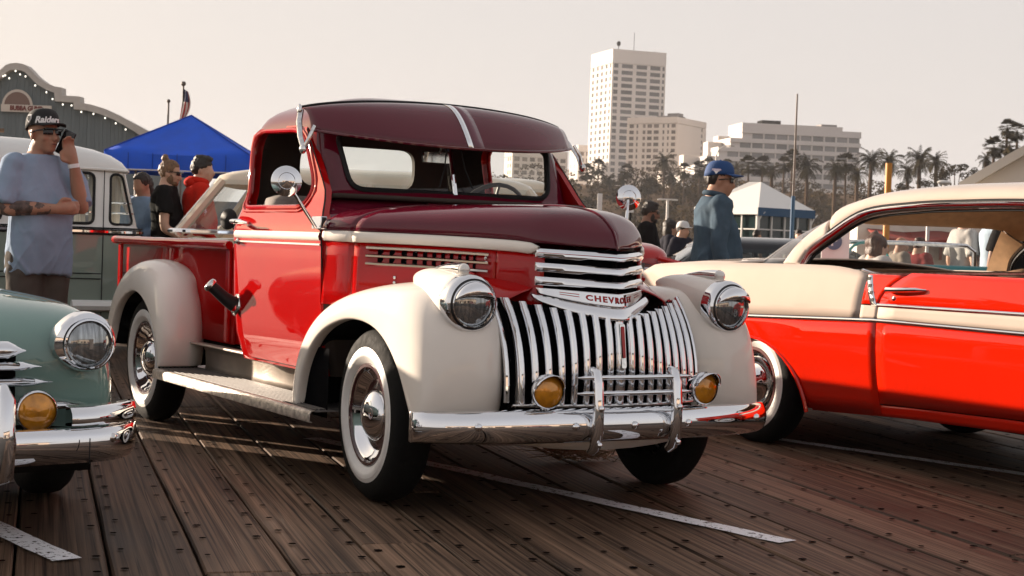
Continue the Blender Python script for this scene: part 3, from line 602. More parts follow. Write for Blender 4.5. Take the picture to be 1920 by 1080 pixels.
# ------------------------------------------------------------------ the pier deck
DA = rad(-14.1); DU = Vector((math.cos(DA), math.sin(DA), 0)); DN = Vector((-math.sin(DA), math.cos(DA), 0))
def wood(name, col, dark):
    mt = bpy.data.materials.new(name); mt.use_nodes = True; N = mt.node_tree.nodes; L = mt.node_tree.links; b = N['Principled BSDF']
    tc = N.new('ShaderNodeTexCoord'); oi = N.new('ShaderNodeObjectInfo'); ad = N.new('ShaderNodeVectorMath'); ad.operation = 'ADD'
    sc = N.new('ShaderNodeVectorMath'); sc.operation = 'SCALE'; sc.inputs['Scale'].default_value = 37.0; cb = N.new('ShaderNodeCombineXYZ')
    for k in range(3): L.new(oi.outputs['Random'], cb.inputs[k])
    L.new(cb.outputs[0], sc.inputs[0]); L.new(tc.outputs['Object'], ad.inputs[0]); L.new(sc.outputs[0], ad.inputs[1])
    mp = N.new('ShaderNodeMapping'); mp.inputs['Scale'].default_value = (.35, 36, 4); L.new(ad.outputs[0], mp.inputs[0])
    g = N.new('ShaderNodeTexNoise'); g.inputs['Scale'].default_value = 1.6; g.inputs['Detail'].default_value = 3; g.inputs['Roughness'].default_value = .55; g.inputs['Distortion'].default_value = .25; L.new(mp.outputs[0], g.inputs[0])
    mp2 = N.new('ShaderNodeMapping'); mp2.inputs['Scale'].default_value = (.5, 2.6, 1); L.new(ad.outputs[0], mp2.inputs[0])
    st = N.new('ShaderNodeTexNoise'); st.inputs['Scale'].default_value = 1.7; st.inputs['Detail'].default_value = 6; L.new(mp2.outputs[0], st.inputs[0])
    cr_ = N.new('ShaderNodeValToRGB'); cr_.color_ramp.elements[0].position = .30; cr_.color_ramp.elements[1].position = .72
    cr_.color_ramp.elements[0].color = (*dark, 1); cr_.color_ramp.elements[1].color = (*col, 1); L.new(g.outputs[0], cr_.inputs[0])
    mx = N.new('ShaderNodeMixRGB'); mx.blend_type = 'MULTIPLY'; mx.inputs[0].default_value = .75; L.new(cr_.outputs[0], mx.inputs[1])
    r2 = N.new('ShaderNodeMapRange'); r2.inputs[1].default_value = .32; r2.inputs[2].default_value = .62; r2.inputs[3].default_value = .35; r2.inputs[4].default_value = 1.15; L.new(st.outputs[0], r2.inputs[0]); L.new(r2.outputs[0], mx.inputs[2])
    m3 = N.new('ShaderNodeMixRGB'); m3.blend_type = 'MULTIPLY'; m3.inputs[0].default_value = 1; r3 = N.new('ShaderNodeMapRange'); r3.inputs[3].default_value = .60; r3.inputs[4].default_value = 1.35
    L.new(oi.outputs['Random'], r3.inputs[0]); L.new(mx.outputs[0], m3.inputs[1]); L.new(r3.outputs[0], m3.inputs[2]); L.new(m3.outputs[0], b.inputs['Base Color'])
    # drying cracks that run with the grain
    mpc = N.new('ShaderNodeMapping'); mpc.inputs['Scale'].default_value = (.09, 20, 1); L.new(ad.outputs[0], mpc.inputs[0]); nc = N.new('ShaderNodeTexNoise'); nc.inputs['Scale'].default_value = 1.5; nc.inputs['Detail'].default_value = 3; L.new(mpc.outputs[0], nc.inputs[0])
    s1 = N.new('ShaderNodeMath'); s1.operation = 'SUBTRACT'; s1.inputs[1].default_value = .5; L.new(nc.outputs[0], s1.inputs[0]); s2 = N.new('ShaderNodeMath'); s2.operation = 'ABSOLUTE'; L.new(s1.outputs[0], s2.inputs[0])
    s3 = N.new('ShaderNodeMapRange'); s3.inputs[1].default_value = .004; s3.inputs[2].default_value = .016; s3.inputs[3].default_value = .22; s3.inputs[4].default_value = 1; L.new(s2.outputs[0], s3.inputs[0])
    m4 = N.new('ShaderNodeMixRGB'); m4.blend_type = 'MULTIPLY'; m4.inputs[0].default_value = 1; L.new(m3.outputs[0], m4.inputs[1]); L.new(s3.outputs[0], m4.inputs[2]); L.new(m4.outputs[0], b.inputs['Base Color'])
    b.inputs['Roughness'].default_value = .62; b.inputs['Specular IOR Level'].default_value = .16
    r4 = N.new('ShaderNodeMapRange'); r4.inputs[3].default_value = .42; r4.inputs[4].default_value = .80; L.new(st.outputs[0], r4.inputs[0]); L.new(r4.outputs[0], b.inputs['Roughness'])
    bp = N.new('ShaderNodeBump'); bp.inputs['Strength'].default_value = .45; bp.inputs['Distance'].default_value = .004; L.new(g.outputs[0], bp.inputs['Height']); L.new(bp.outputs[0], b.inputs['Normal'])
    return mt
PLANK = wood('weathered_plank', (.25,.158,.104), (.036,.020,.012))
deck = MB().box((0,0,0),(70,70,.04)).obj('pier_deck', M('deck_underlayer', (.012,.009,.008), .95), None, 0); deck.location = (-12,8,-.115); tag(deck, kind='structure')
def proj(p):
    d = np.array(p)-CAM; z = d @ fwd; return (960+FPX*(d @ R_)/z, 540-FPX*(d @ U_)/z, z) if z > .2 else (-9e3, 9e3, z)
plank_me = {}
def plank_mesh(L_):
    k = round(L_, 2)
    if k not in plank_me:
        mb = MB(); w = .1425; e = .007; rg_ = random.Random(int(k*100)); rows = []
        for x in [-L_/2, -L_/2+.006]+[(-.5+q/9)*L_+rg_.uniform(-.08,.08) for q in range(1,9)]+[L_/2-.006, L_/2]:
            a_, b_ = rg_.uniform(0,.005), rg_.uniform(0,.005); rows.append([(x,-w+a_,-.07),(x,-w+a_,-.007),(x,-w+a_+e,0),(x,w-b_-e,0),(x,w-b_,-.007),(x,w-b_,-.07)])
        for i in (0,-1): rows[i] = [(x, y, min(z, -.006)) for x, y, z in rows[i]]
        mb.grid(rows); me = mb.mesh('plank', 0); me.materials.append(PLANK); plank_me[k] = me
    return plank_me[k]
cand = []; rnd = random.Random(3)
for r in range(-30, 130):
    nv = -.079+.29*(r+.5); u = -60+rnd.uniform(0,5)
    while u < 14:
        Lp = rnd.choice((3.66,4.88,4.88)); uc = u+Lp/2; u += Lp+.008
        c = DU*uc+DN*nv; best = None
        for k in np.linspace(-.5,.5,7):
            px = proj(c+DU*(k*Lp))
            if -150 < px[0] < 2070 and 380 < px[1] < 1300 and px[2] > .4: best = min(best or 1e9, px[2])
        if best: cand.append((best, c, Lp))
cand.sort(key=lambda t: t[0])
far = MB()
for i, (d, c, Lp) in enumerate(cand):
    if d > 48: continue
    z = rnd.uniform(-.004,.002); tilt = rnd.uniform(-.006,.006)
    if i < 300:
        o = bpy.data.objects.new('plank', plank_mesh(Lp)); COL.objects.link(o); o.parent = deck
        o.location = (c.x+12, c.y-8, z+.115); o.rotation_euler = (tilt, 0, DA+rnd.uniform(-.0008,.0008))
    else:
        R3 = Matrix.Rotation(DA,3,'Z'); far.box((c.x+12,c.y-8,z+.115-.035),(Lp,.281,.07),R3)
fo = far.obj('distant_planks', PLANK, deck, 0); fo['kind'] = 'stuff'
# bolt heads in the planks
nb = MB()
for d, c, Lp in cand[:230]:
    if d > 12: continue
    k = -Lp/2+.12
    while k < Lp/2:
        for s in (-1,1):
            if rnd.random() < .06: continue
            p = c+DU*(k+rnd.uniform(-.02,.02))+DN*(s*.10+rnd.uniform(-.012,.012)); q = proj(p)
            if -60 < q[0] < 1980 and q[1] < 1150:
                rr = rnd.uniform(.011,.018); a0 = rnd.uniform(0,1)
                nb.add([(p.x+12+rr*math.cos(a0+j*PI/3), p.y-8+rr*math.sin(a0+j*PI/3), .115+.0035) for j in range(6)], [(0,1,2,3,4,5)])
        k += rnd.uniform(.24,.30)
no = nb.obj('bolt_heads', M('rusty_bolt', (.004,.003,.003), .95, spec=.02), deck, 0); no['kind'] = 'stuff'
# worn white parking lines
pm = M('line_paint', (.80,.81,.83), .6)
def worn(mt):
    N = mt.node_tree.nodes; L = mt.node_tree.links; b = N['Principled BSDF']; o = N['Material Output']; t = N.new('ShaderNodeBsdfTransparent'); mx = N.new('ShaderNodeMixShader')
    tc = N.new('ShaderNodeTexCoord'); nz = N.new('ShaderNodeTexNoise'); nz.inputs['Scale'].default_value = 38; nz.inputs['Detail'].default_value = 8; nz.inputs['Roughness'].default_value = .7
    cr_ = N.new('ShaderNodeMapRange'); cr_.inputs[1].default_value = .40; cr_.inputs[2].default_value = .44; L.new(tc.outputs['Object'], nz.inputs[0]); L.new(nz.outputs[0], cr_.inputs[0]); L.new(cr_.outputs[0], mx.inputs[0]); L.new(t.outputs[0], mx.inputs[1]); L.new(b.outputs[0], mx.inputs[2]); L.new(mx.outputs[0], o.inputs[0])
worn(pm)
for a, b in (((-1.9,-.18),(1.36,.315)), ((-3.2,1.98),(2.2,3.13)), ((-1.2,-2.44),(.735,-2.19))):
    a, b = Vector((*a,0)), Vector((*b,0)); d = (b-a).normalized(); n = Vector((-d.y,d.x,0)); rws = []
    nn = int((b-a).length/.12)
    for k in range(nn+1):
        p = a+(b-a)*k/nn; e = rnd.uniform(-.007,.007); w = .05; rws.append([tuple(p-n*(w+e)+Vector((12,-8,.1192))), tuple(p+n*(w-e)+Vector((12,-8,.1192)))])
    MB().grid(rws).obj('painted_line', pm, deck, 0)
# ------------------------------------------------------------------ two-tone hardtop on the right
hard = empty('hardtop_car', (0,0,0), 0, 'orange red and cream two-tone hardtop car parked beyond the pickup, seen from its side', 'car')
ORANGE = paint('orange_paint', (.60, .013, .002), .3); BEIGE = paint('beige_paint', (.54, .45, .385), .32, .8); TAN = M('tan_trim', (.20,.115,.065), .7, var=.15, vs=30); LIN = M('headlining', (.50,.30,.16), .8, var=.12, vs=20); SHELF = M('grey_trim', (.30,.28,.26), .6)
YC = 3.10
def ys_(x, z):
    y = 2.15 + (.075*((z-.70)/.33)**2 if z > .70 else .06*((.70-z)/.42)**2)
    if x < -1.25: y += .13*((-1.25-x)/1.2)**2
    if x > 1.9: y += .13*((x-1.9)/.8)**2
    return y
TOPZ = [(-2.45,.90),(-2.2,.985),(-1.8,1.006),(-1.2,1.016),(-.74,1.022),(-.49,1.021),(-.33,1.006),(-.22,.985),(-.10,.985),(.03,.990),(.41,1.006),(.9,1.02),(1.3,1.02),(2.0,.99),(2.45,.93)]
TRZ = [(-2.45,.70),(-1.2,.716),(-.12,.752),(.85,.745),(1.5,.74),(2.45,.72)]
BOT = [(-2.45,.36),(-1.75,.27),(-.6,.245),(0,.275),(.87,.292),(1.4,.27),(2.45,.36)]
def arch(x, cx): 
    t = (x-cx)/.47; return .20+.405*math.sqrt(1-t*t) if abs(t) < 1 else 0
def strip(name, xs, z0, z1, mat, n=6, out=0., inw=None):
    obs = []
    for s in (1,-1):
        rws = []
        for x in xs:
            a, b = z0(x), z1(x); rws.append([(x, YC+s*(ys_(x, a+(b-a)*k/n)-out-YC)*-1*-1 if s > 0 else 2*YC-ys_(x, a+(b-a)*k/n)+out, a+(b-a)*k/n) for k in range(n+1)])
        obs.append(MB().grid(rws).obj(name, mat, hard, 60, solid=.010))
    return obs
ls = np.linspace
lo = lambda x: max(interp(x, BOT), arch(x, -1.13), arch(x, 1.80)); tr = lambda x: interp(x, TRZ); tp = lambda x: interp(x, TOPZ)
strip('rear_quarter_lower', sorted(list(ls(-2.45,-.105,40))+[-1.60,-.66]), lo, lambda x: tr(x)-.012, ORANGE)
strip('rear_quarter_upper', ls(-2.45,-.225,30), lambda x: tr(x)+.012 , tp, BEIGE)
xd = lambda z: -.098+.15*max(0,(z-.83)/.16)**2
for s in (1,-1):
    YY = lambda x, z: ys_(x,z) if s > 0 else 2*YC-ys_(x,z)
    MB().grid([[(lerp(-.223,xd(z)-.004,t), YY(lerp(-.223,xd(z),t),z), z) for t in ls(0,1,6)] for z in list(ls(.832,.972,7))+[.985]]).obj('quarter_corner', ORANGE, hard, 60, solid=.01)
    MB().grid([[(lerp(xd(z)+.003,1.25,t), YY(lerp(xd(z),1.25,t),z), z) for t in ls(0,1,14)] for z in [lerp(.838,tp(.6)-.012,q) for q in ls(0,1,7)]]).obj('door_upper', ORANGE, hard, 60, solid=.01)
strip('quarter_spear', ls(-.223,-.103,6), lambda x: tr(x)+.012, lambda x: .826, BEIGE)
drs = strip('door_lower', ls(-.097,1.25,20), lambda x: interp(x,BOT)+.055, lambda x: tr(x)-.012, ORANGE)
strip('door_spear', ls(-.097,1.25,12), lambda x: tr(x)+.012, lambda x: .826+.004*x, BEIGE, 3)
strip('rocker_panel', ls(-.64,1.30,12), lambda x: interp(x,BOT)-.01, lambda x: interp(x,BOT)+.048, ORANGE, 3, out=-.008)
strip('front_fender', ls(1.256,2.45,24), lo, tp, ORANGE)
MB().box((.3,YC,.62),(3.6,1.5,.05)).obj('floor_pan', UNDER, hard)
MB().box((.2,YC,.42),(4.3,1.45,.34)).obj('underbody', UNDER, hard)
for s in (1,-1):
    Y = lambda x, z, o=0: (ys_(x,z)-o) if s > 0 else 2*YC-ys_(x,z)+o
    for nm, a, b, zf in (('side_trim',-2.4,1.25,lambda x: tr(x)),('upper_trim',-.11,1.25,lambda x: .832+.004*x)):
        MB().grid([[(x, Y(x,zf(x)+dz,o), zf(x)+dz) for dz, o in ((-.012,.001),(-.009,.011),(0,.014),(.009,.011),(.012,.001))] for x in ls(a,b,30)]).obj(nm, CHROME, hard, 60)
    cp = [(-.215,.985),(-.20,.955),(-.175,.90),(-.14,.842),(-.125,.828)]
    MB().grid([[(x+dx, Y(x,z,o), z) for dx, o in ((-.03,.002),(-.02,.014),(.018,.014),(.025,.002))] for x, z in cp]).obj('dip_moulding', CHROME, hard, 60)
    for k in range(4):
        x = -.205+.02*k; z = .965-.036*k; MB().box((x, Y(x,z,.015), z),(.020,.004,.018)).obj('moulding_slot', BLACK, hard)
    q = MB().tube([(-.03,Y(0,.91,.008),.912),(-.03,Y(0,.91,.040),.914),(.02,Y(0,.91,.050),.915),(.16,Y(.1,.91,.038),.922),(.21,Y(.2,.91,.012),.922)], [.014,.016,.014,.011,.004], 8); q.obj('door_handle', CHROME, hard)
    MB().lathe([(.016,0),(.015,.01),(.008,.012),(0,.012)], 14, axis_m((.0,Y(0,.865,0),.866),(0,-s,0))).obj('door_lock', CHROME, hard)
    MB().tube([(cx_+.47*math.cos(a), Y(cx_+.47*math.cos(a), .3+.3*math.sin(a), .004), .20+.405*math.sin(a)) for cx_ in (-1.13,) for a in ls(.05,PI-.05,20)], .011, 6).obj('arch_lip', ORANGE, hard)
    MB().tube([(cx_+.47*math.cos(a), Y(cx_+.47*math.cos(a), .3+.3*math.sin(a), .004), .20+.405*math.sin(a)) for cx_ in (1.80,) for a in ls(.05,PI-.05,20)], .011, 6).obj('arch_lip', ORANGE, hard)
    MB().tube([(xd(z)-.0005,Y(-.1,z,-.002),z) for z in ls(.30,.985,22)], .0035, 4).obj('door_seam', BLACK, hard)
    for cx_ in (-1.13,1.80): MB().box((cx_, YC-s*.72+0, .40),(.9,.02,.36)).obj('wheel_liner', DARK, hard)
    # roof edge chrome, pillar
    N_ = lambda p: (p[0], p[1] if s > 0 else 2*YC-p[1], p[2])
    DRIP = crv([(-.82,2.262,1.022),(-.775,2.285,1.10),(-.655,2.315,1.185),(-.42,2.345,1.305),(-.07,2.35,1.342),(.24,2.35,1.351),(.64,2.35,1.353),(1.05,2.36,1.335)], 40)
    MB().grid([[N_((p[0]+dx, p[1]+o, p[2]+dz)) for dx, dz, o in ((-.018,.018,0),(-.012,.014,-.016),(.004,-.010,-.018),(.016,-.024,-.004))] for p in DRIP]).obj('drip_rail', CHROME, hard, 60)
    MB().tube([N_((p[0]+.014,p[1]+.012,p[2]-.022)) for p in DRIP], .012, 6).obj('window_seal', BLACK, hard)
    MB().tube([N_((p[0]-.022,p[1]+.003,p[2]+.022)) for p in DRIP], .007, 6).obj('roof_gutter', BLACK, hard)
    A_ = crv([(-.965,2.275,1.018),(-.905,2.305,1.11),(-.82,2.355,1.20),(-.745,2.405,1.262)], 14); B_ = [DRIP[int(k)] for k in ls(0,11,14)]
    MB().grid([[N_(tuple(np.array(a)*(1-t)+np.array(b)*t+np.array((0,-.012*math.sin(t*PI),.0)))) for t in (0,.25,.5,.75,1)] for a, b in zip(A_, B_)]).obj('rear_pillar', BEIGE, hard, 180, solid=.02)
    MB().grid([[N_((a[0]*(1-t)+b[0]*t, a[1]*(1-t)+b[1]*t+.035, a[2]*(1-t)+b[2]*t)) for t in (0,.5,1)] for a, b in zip(A_, B_)]).obj('pillar_lining', LIN, hard, 180)
    MB().tube([N_(tuple(p)) for p in A_], .012, 6).obj('rear_glass_trim', CHROME, hard)
    MB().tube([N_((1.05,2.36,1.335)),N_((1.20,2.34,1.20)),N_((1.38,2.30,1.02))], .028, 8).obj('front_pillar', CHROME, hard)
    MB().tube([N_((x, ys_(x,tp(x))+.012, tp(x)+.006)) for x in ls(-.3,1.25,20)], .010, 6).obj('belt_moulding', CHROME2, hard)
    MB().grid([[N_((x, 2.27, z)) for z in (.60,tp(x)-.005)] for x in ls(-.8,1.25,10)]).obj('door_trim_panel', TAN, hard, 60, solid=.02)
# roof skin
ED = crv([(-.76,2.41,1.268),(-.70,2.345,1.215),(-.63,2.325,1.215),(-.42,2.347,1.318),(-.07,2.352,1.355),(.24,2.352,1.364),(.64,2.352,1.366),(1.05,2.36,1.348)], 40)
CZ = crv([(-1.16,1.30),(-.90,1.395),(-.69,1.43),(-.42,1.462),(-.07,1.485),(.24,1.492),(.64,1.485),(1.12,1.43)], 40)
rws = []
for e, c in zip(ED, CZ):
    r = []
    for k in range(13):
        a = PI/2*k/12; cs, sn = math.cos(a)**.82, math.sin(a)**.62
        r.append((c[0]+(e[0]-c[0])*cs, YC-(YC-e[1])*cs, e[2]+(c[1]-e[2])*sn))
    rws.append(r+[(x, 2*YC-y, z) for x, y, z in reversed(r[:-1])])
rf = MB().grid(rws).obj('roof', [BEIGE, LIN], hard, 180); k_ = rf.modifiers.new('s','SOLIDIFY'); k_.thickness = .03; k_.offset = -1; k_.material_offset = 1
for sx in (-.55,-.15,.25,.65): MB().tube([(sx, YC-(YC-2.40)*math.cos(a)**.82, 1.325+.115*math.sin(a)**.62) for a in ls(.05,PI/2,8)]+[(sx, YC+(YC-2.40)*math.cos(a)**.82, 1.325+.115*math.sin(a)**.62) for a in ls(PI/2,.05,8)], .006, 5).obj('headliner_seam', INTERIOR, hard)
MB().grid([[(lerp(-.965-.80*math.sin(t*PI)**.55, -.75-.41*math.sin(t*PI)**.7, v), lerp(lerp(2.275,3.925,t), lerp(2.405,3.795,t), v), lerp(1.02,1.262+.045*math.sin(t*PI),v)+.02*math.sin(v*PI)) for t in ls(0,1,25)] for v in ls(0,1,6)]).obj('rear_glass', GLASSC, hard, 180)
MB().grid([[(lerp(1.38+.18*math.sin(t*PI), 1.06+.10*math.sin(t*PI), v), lerp(lerp(2.30,3.90,t), lerp(2.38,3.82,t), v), lerp(1.02,1.34,v)) for t in ls(0,1,9)] for v in (0,1)]).obj('windscreen', GLASS, hard, 180)
for nm, xs in (('boot_lid', ls(-2.45,-1.33,8)), ('bonnet', ls(1.38,2.45,8))):
    MB().grid([[(x, YC+(YC-ys_(x,tp(x))-.004)*t, tp(x)+.05*(1-t*t)-(0.02 if abs(t) < .9 else 0)*0) for t in ls(-1,1,11)] for x in xs]).obj(nm, BEIGE if nm == 'boot_lid' else ORANGE, hard, 180, solid=.01)
MB().grid([[(-2.46, YC+.82*t, z) for t in ls(-1,1,5)] for z in (.36,.65,.93)]).obj('tail_panel', BEIGE, hard, 60, solid=.02)
MB().grid([[(2.46, YC+.82*t, z) for t in ls(-1,1,5)] for z in (.36,.65,.95)]).obj('nose_panel', CHROME, hard, 60, solid=.02)
for x in (-2.55,2.55): MB().box((x,YC,.46),(.12,1.8,.14)).obj('bumper', CHROME, hard, bev=.04)
q = MB().box((-.95,YC,.985),(.75,1.5,.03)); q.obj('parcel_shelf', SHELF, hard)
for x, nm in ((-.50,'rear_seat'),(.55,'front_seat')):
    q = MB().box((x,YC,.83),(.20,1.42,.36 if nm == 'rear_seat' else .42), Matrix.Rotation(-.18,3,'Y')); q.box((x+.32,YC,.66),(.55,1.42,.16)); q.obj(nm, TAN, hard, bev=.05)
MB().grid([[(-.52+.06*k,YC-.3+.5*t,1.0-.28*k) for t in (0,1)] for k in (0,1)]).obj('seat_insert', ORANGE, hard, solid=.02)
MB().tube([Vector((1.0,YC+.38,1.0))+Matrix.Rotation(rad(-60),3,'Y') @ Vector((math.cos(a)*.2,math.sin(a)*.2,0)) for a in ls(0,2*PI,24)], .012, 6).obj('steering_wheel', CREAM, hard)
for c, sd in (((-1.13,2.275,.34),-1),((1.80,2.275,.34),-1),((-1.13,3.925,.34),1),((1.80,3.925,.34),1)): wheel(hard, c, sd, R0=.345, ww=(.195,.277), cap='full', rimmat=M('rim_dark_red',(.10,.012,.010),.3,coat=.5))
text('script_badge', 'Bel Air', .085, CHROME, hard, fn=lambda p: Vector((-1.02+p.x, ys_(-1.02+p.x, .925+p.y)-.003-p.z, .925+p.y)), ext=.002, shear=.45, rem=.05)
rebase(hard, (.35, YC, 0))
# ------------------------------------------------------------------ other vehicles
def taper_body(st, n=10):                     # st: (x, half width, z bottom, z shoulder, z centre)
    rws = []
    for x, w, zb, zs, zc in st:
        h = zs-zb; half = [(w*.93,zb),(w*1.0,zb+.12*h),(w*1.01,zb+.40*h),(w*.995,zb+.62*h),(w*.965,zb+.82*h),(w*.90,zb+.95*h),(w*.78,zs),(w*.6,zs+(zc-zs)*.45),(w*.35,zs+(zc-zs)*.85),(0,zc)]
        rws.append([(x,-y,z) for y, z in half]+[(x,y,z) for y, z in reversed(half[:-1])])
    return rws
def sedan(name, label, loc, yaw, body, roofm, L=4.6, W=1.78, H=1.60, belt=1.0, cab=(-1.35,.75), rakes=(.55,.45), group=None, cat='car', wheels=True, front=True, gl=GLASS, chrome_side=True, bonnet_rise=.04):
    r = empty(name, loc, yaw, label, cat, group); w = W/2; a, b = -L/2, L/2
    st = [(a,w*.55,.42,.62,.66),(a+.06,w*.78,.36,.78,.82),(a+.35,w*.93,.30,.90,.94),(cab[0]-.1,w*.99,.27,belt-.03,belt+.0),(0,w,.27,belt-.02,belt+.02),(cab[1]+.1,w*.99,.27,belt-.03,belt+bonnet_rise),(b-.5,w*.95,.29,belt-.09,belt-.0),(b-.18,w*.90,.34,belt-.15,belt-.08),(b-.04,w*.80,.40,belt-.26,belt-.2),(b,w*.62,.46,belt-.38,belt-.34)]
    MB().grid(taper_body(st), cap0=True, cap1=True).obj('body', body, r, 180, subs=2)
    def plan(z):
        t = (z-belt)/(H-.12-belt); return rrect(cab[1]-rakes[1]*t, cab[0]+rakes[0]*t*.9, w*(.93-.14*t), .22, .26, 0, 5, 4)
    zs = ls(belt, H-.13, 5); MB().grid([[(x,y,z) for x,y in plan(z)] for z in zs], cu=True).obj('window_glass', gl, r, 60)
    p0, p1 = plan(belt-.02), plan(H-.13); N = len(p0); rw = [[(x,y,H-.135) for x,y in p1]]; cx = sum(x for x,y in p1)/N
    for k in range(1,7):
        an = PI/2*k/6; kk = max(math.cos(an),.02)**.7; rw.append([(cx+(x-cx)*kk*1.0, y*kk, H-.135+.135*math.sin(an)**.9) for x,y in p1])
    rw.insert(0, [(cx+(x-cx)*1.015, y*1.015, H-.165) for x,y in p1]); MB().grid(rw, cu=True, cap1=True).obj('roof', roofm, r, 180)
    ids = [3, 6+5, 6+4+5+1, 6+4+6+3+3, 6+4+6+4+2, 6+4+6+4+6+6, N-4]
    for i in (2,12,16,21,30,34):
        MB().tube([(p0[i % N][0],p0[i % N][1],belt-.03),(p1[i % N][0],p1[i % N][1],H-.14)], .035, 6).obj('pillar', roofm, r)
    MB().tube([(x,y*1.01,belt+.005) for x,y in p0], .018, 6, closed=True).obj('belt_moulding', CHROME, r)
    if chrome_side:
        for s in (-1,1): MB().tube([(x, s*w*1.012, belt-.30) for x in ls(a+.5,b-.6,8)], .012, 6, flat=1).obj('side_moulding', CHROME, r)
    for x, e in ((a-.05,-1),(b+.05,1)):
        if front or e < 0: MB().tube([(x-e*.28,-w*.98,.47),(x-e*.05,-w*.86,.47),(x,-w*.4,.47),(x,w*.4,.47),(x-e*.05,w*.86,.47),(x-e*.28,w*.98,.47)], .065, 10, flat=1).obj('bumper', CHROME, r, 60)
    if front:
        for s in (-1,1):
            hl = MB().lathe([(.10,-.05),(.105,0),(.095,.02),(.088,.01)], 20, axis_m((b-.10,s*w*.66,belt-.24),(1,0,0))).obj('headlamp', CHROME, r); MB().lathe([(.09,.005),(.05,.025),(0,.03)], 20, axis_m((b-.10,s*w*.66,belt-.24),(1,0,0))).obj('lens', LENS, hl)
        for k in range(4): MB().tube([(b-.01,-w*.5,.55+.055*k),(b+.03,0,.55+.055*k),(b-.01,w*.5,.55+.055*k)], .014, 6).obj('grille_bar', CHROME, r)
    for s in (-1,1): MB().lathe([(.045,0),(.04,.015),(0,.02)], 14, axis_m((a+.12,s*w*.72,.72),(-1,0,0))).obj('tail_lamp', M('red_lens',(.35,.01,.01),.2,coat=1), r)
    if wheels:
        for x in (-L*.30, L*.32):
            for s in (-1,1): wheel(r, (x, s*(w-.10), .335), s, R0=.335, ww=(.20,.27))
    q = MB().box((cab[0]+.55,0,.85),(.2,W*.8,.5)); q.box((cab[1]-.75,0,.85),(.2,W*.8,.45)); q.obj('seats', SEATM, r, bev=.05)
    return r
# sage green car in the left foreground
TEAL = paint('sage_paint', (.19,.305,.275), .28); YT = -2.67
sage = empty('sage_green_car', (0,0,0), 0, 'sage green rounded vintage car in front with amber fog lamp and chrome bumper', 'car')
st = [(.44,.64,.40,.60,.62),(.42,.74,.36,.69,.705),(.36,.78,.33,.74,.76),(.26,.815,.31,.785,.805),(.10,.835,.30,.806,.84),(-.15,.845,.29,.818,.87),(-.6,.855,.28,.805,.89),(-1.2,.86,.28,.80,.90),(-2.0,.87,.28,.82,.91),(-2.9,.865,.28,.83,.90),(-3.5,.84,.30,.80,.86),(-3.95,.74,.34,.78,.84),(-4.1,.55,.42,.62,.66)]
MB().grid([[(x,YT+y,z) for x,y,z in r] for r in taper_body([(x-.13,w*.965,zb,zs,zc) for x,w,zb,zs,zc in st])], cap0=True, cap1=True).obj('body', TEAL, sage, 180, subs=2)
wf = [(-1.30,YT-.66,.98),(-1.42,YT-.60,1.22),(-1.45,YT-.5,1.27),(-1.42,YT,1.29),(-1.45,YT+.5,1.27),(-1.42,YT+.60,1.22),(-1.30,YT+.66,.98)]  # cabin left off out of view, shaped open so sun reaches the pickup
MB().tube(wf, .025, 8).obj('windscreen_frame', CHROME, sage); MB().grid([[wf[0],(-1.25,YT,.98),wf[-1]],[wf[2],(-1.42,YT,1.29),wf[4]]]).obj('windscreen_pane', GLASS, sage, 0)
for x in (-2.2,-3.0): MB().box((x,YT,.93),(.2,1.25,.42)).obj('seat_back', SEATM, sage, bev=.06)
MB().tube([Vector((-1.75,YT+.36,1.02))+Matrix.Rotation(rad(-60),3,'Y') @ Vector((math.cos(a)*.2,math.sin(a)*.2,0)) for a in ls(0,2*PI,20)], .014, 6).obj('steering_wheel', CREAM, sage)
for s in (-1,1):
    H = Vector((.315, YT+s*.640, .675)); ax = Vector((1,s*.10,0)).normalized(); A = axis_m(H, ax)
    # teardrop bezel with a pointed inner corner
    rws = []
    for r_, q in ((1.0,-.05),(1.0,-.012),(.96,.014),(.89,.022),(.84,.018)):
        row = []
        for k in range(40):
            a_ = 2*PI*k/40; cy, sz = math.cos(a_)*s, math.sin(a_); rr = .102
            inner = max(0, -s*cy)**5*.020*(1 if r_ > .9 else 0); top = max(0,sz)*.010*(1 if r_ > .9 else 0)
            row.append(H+ax*(q-(.03 if sz*0 else 0))+Vector((0, cy*rr*r_-s*inner, sz*rr*r_+top-.25*inner)))
        rws.append(row)
    b_ = MB().grid(rws, cu=True).obj('headlamp_bezel', CHROME, sage, 50)
    MB().lathe([(.087,.016),(.087,.028),(.082,.030),(.081,.02)], 40, A).obj('lens_ring', CHROME, b_, 50)
    MB().lathe([(.082,.018),(.07,.030),(.045,.040),(.02,.045),(0,.046)], 40, A).obj('lens', LENS, b_, 60)
    MB().grid([[A @ Vector((dx,dy,.047)) for dx in (-.007,.007)] for dy in (-.018,.018)]).obj('lens_mark', CHROME2, b_, 0)
    fg = fog(sage, (.50, YT+s*.425, .462), .066, (1,s*.05,0), brow=False)
GX = lambda y, o=0: .455+o-.10*(abs(y)/.75)**2
for z, hw, hh, dp in ((.660,.40,.030,.05),(.606,.455,.017,.05),(.553,.495,.017,.055),(.470,.62,.018,.055)):
    rws = []
    for t in ls(-1,1,31):
        y = t*hw; e = max(.12, 1-max(0,abs(t)-.88)/.12); rws.append([(GX(y,o*dp), YT+y, z+dz*hh*e) for dz, o in ((-1,-.9),(-1,-.1),(-.5,.35),(0,.5),(.5,.35),(1,-.1),(1,-.9))])
    MB().grid(rws, cu=True, cap0=True, cap1=True).obj('grille_bar', CHROME, sage, 60)
MB().grid([[(GX(y,-.035), YT+y, z) for y in ls(-.38,.38,9)] for z in (.50,.66)]).obj('grille_backing', DARK, sage, 0)
rws = []
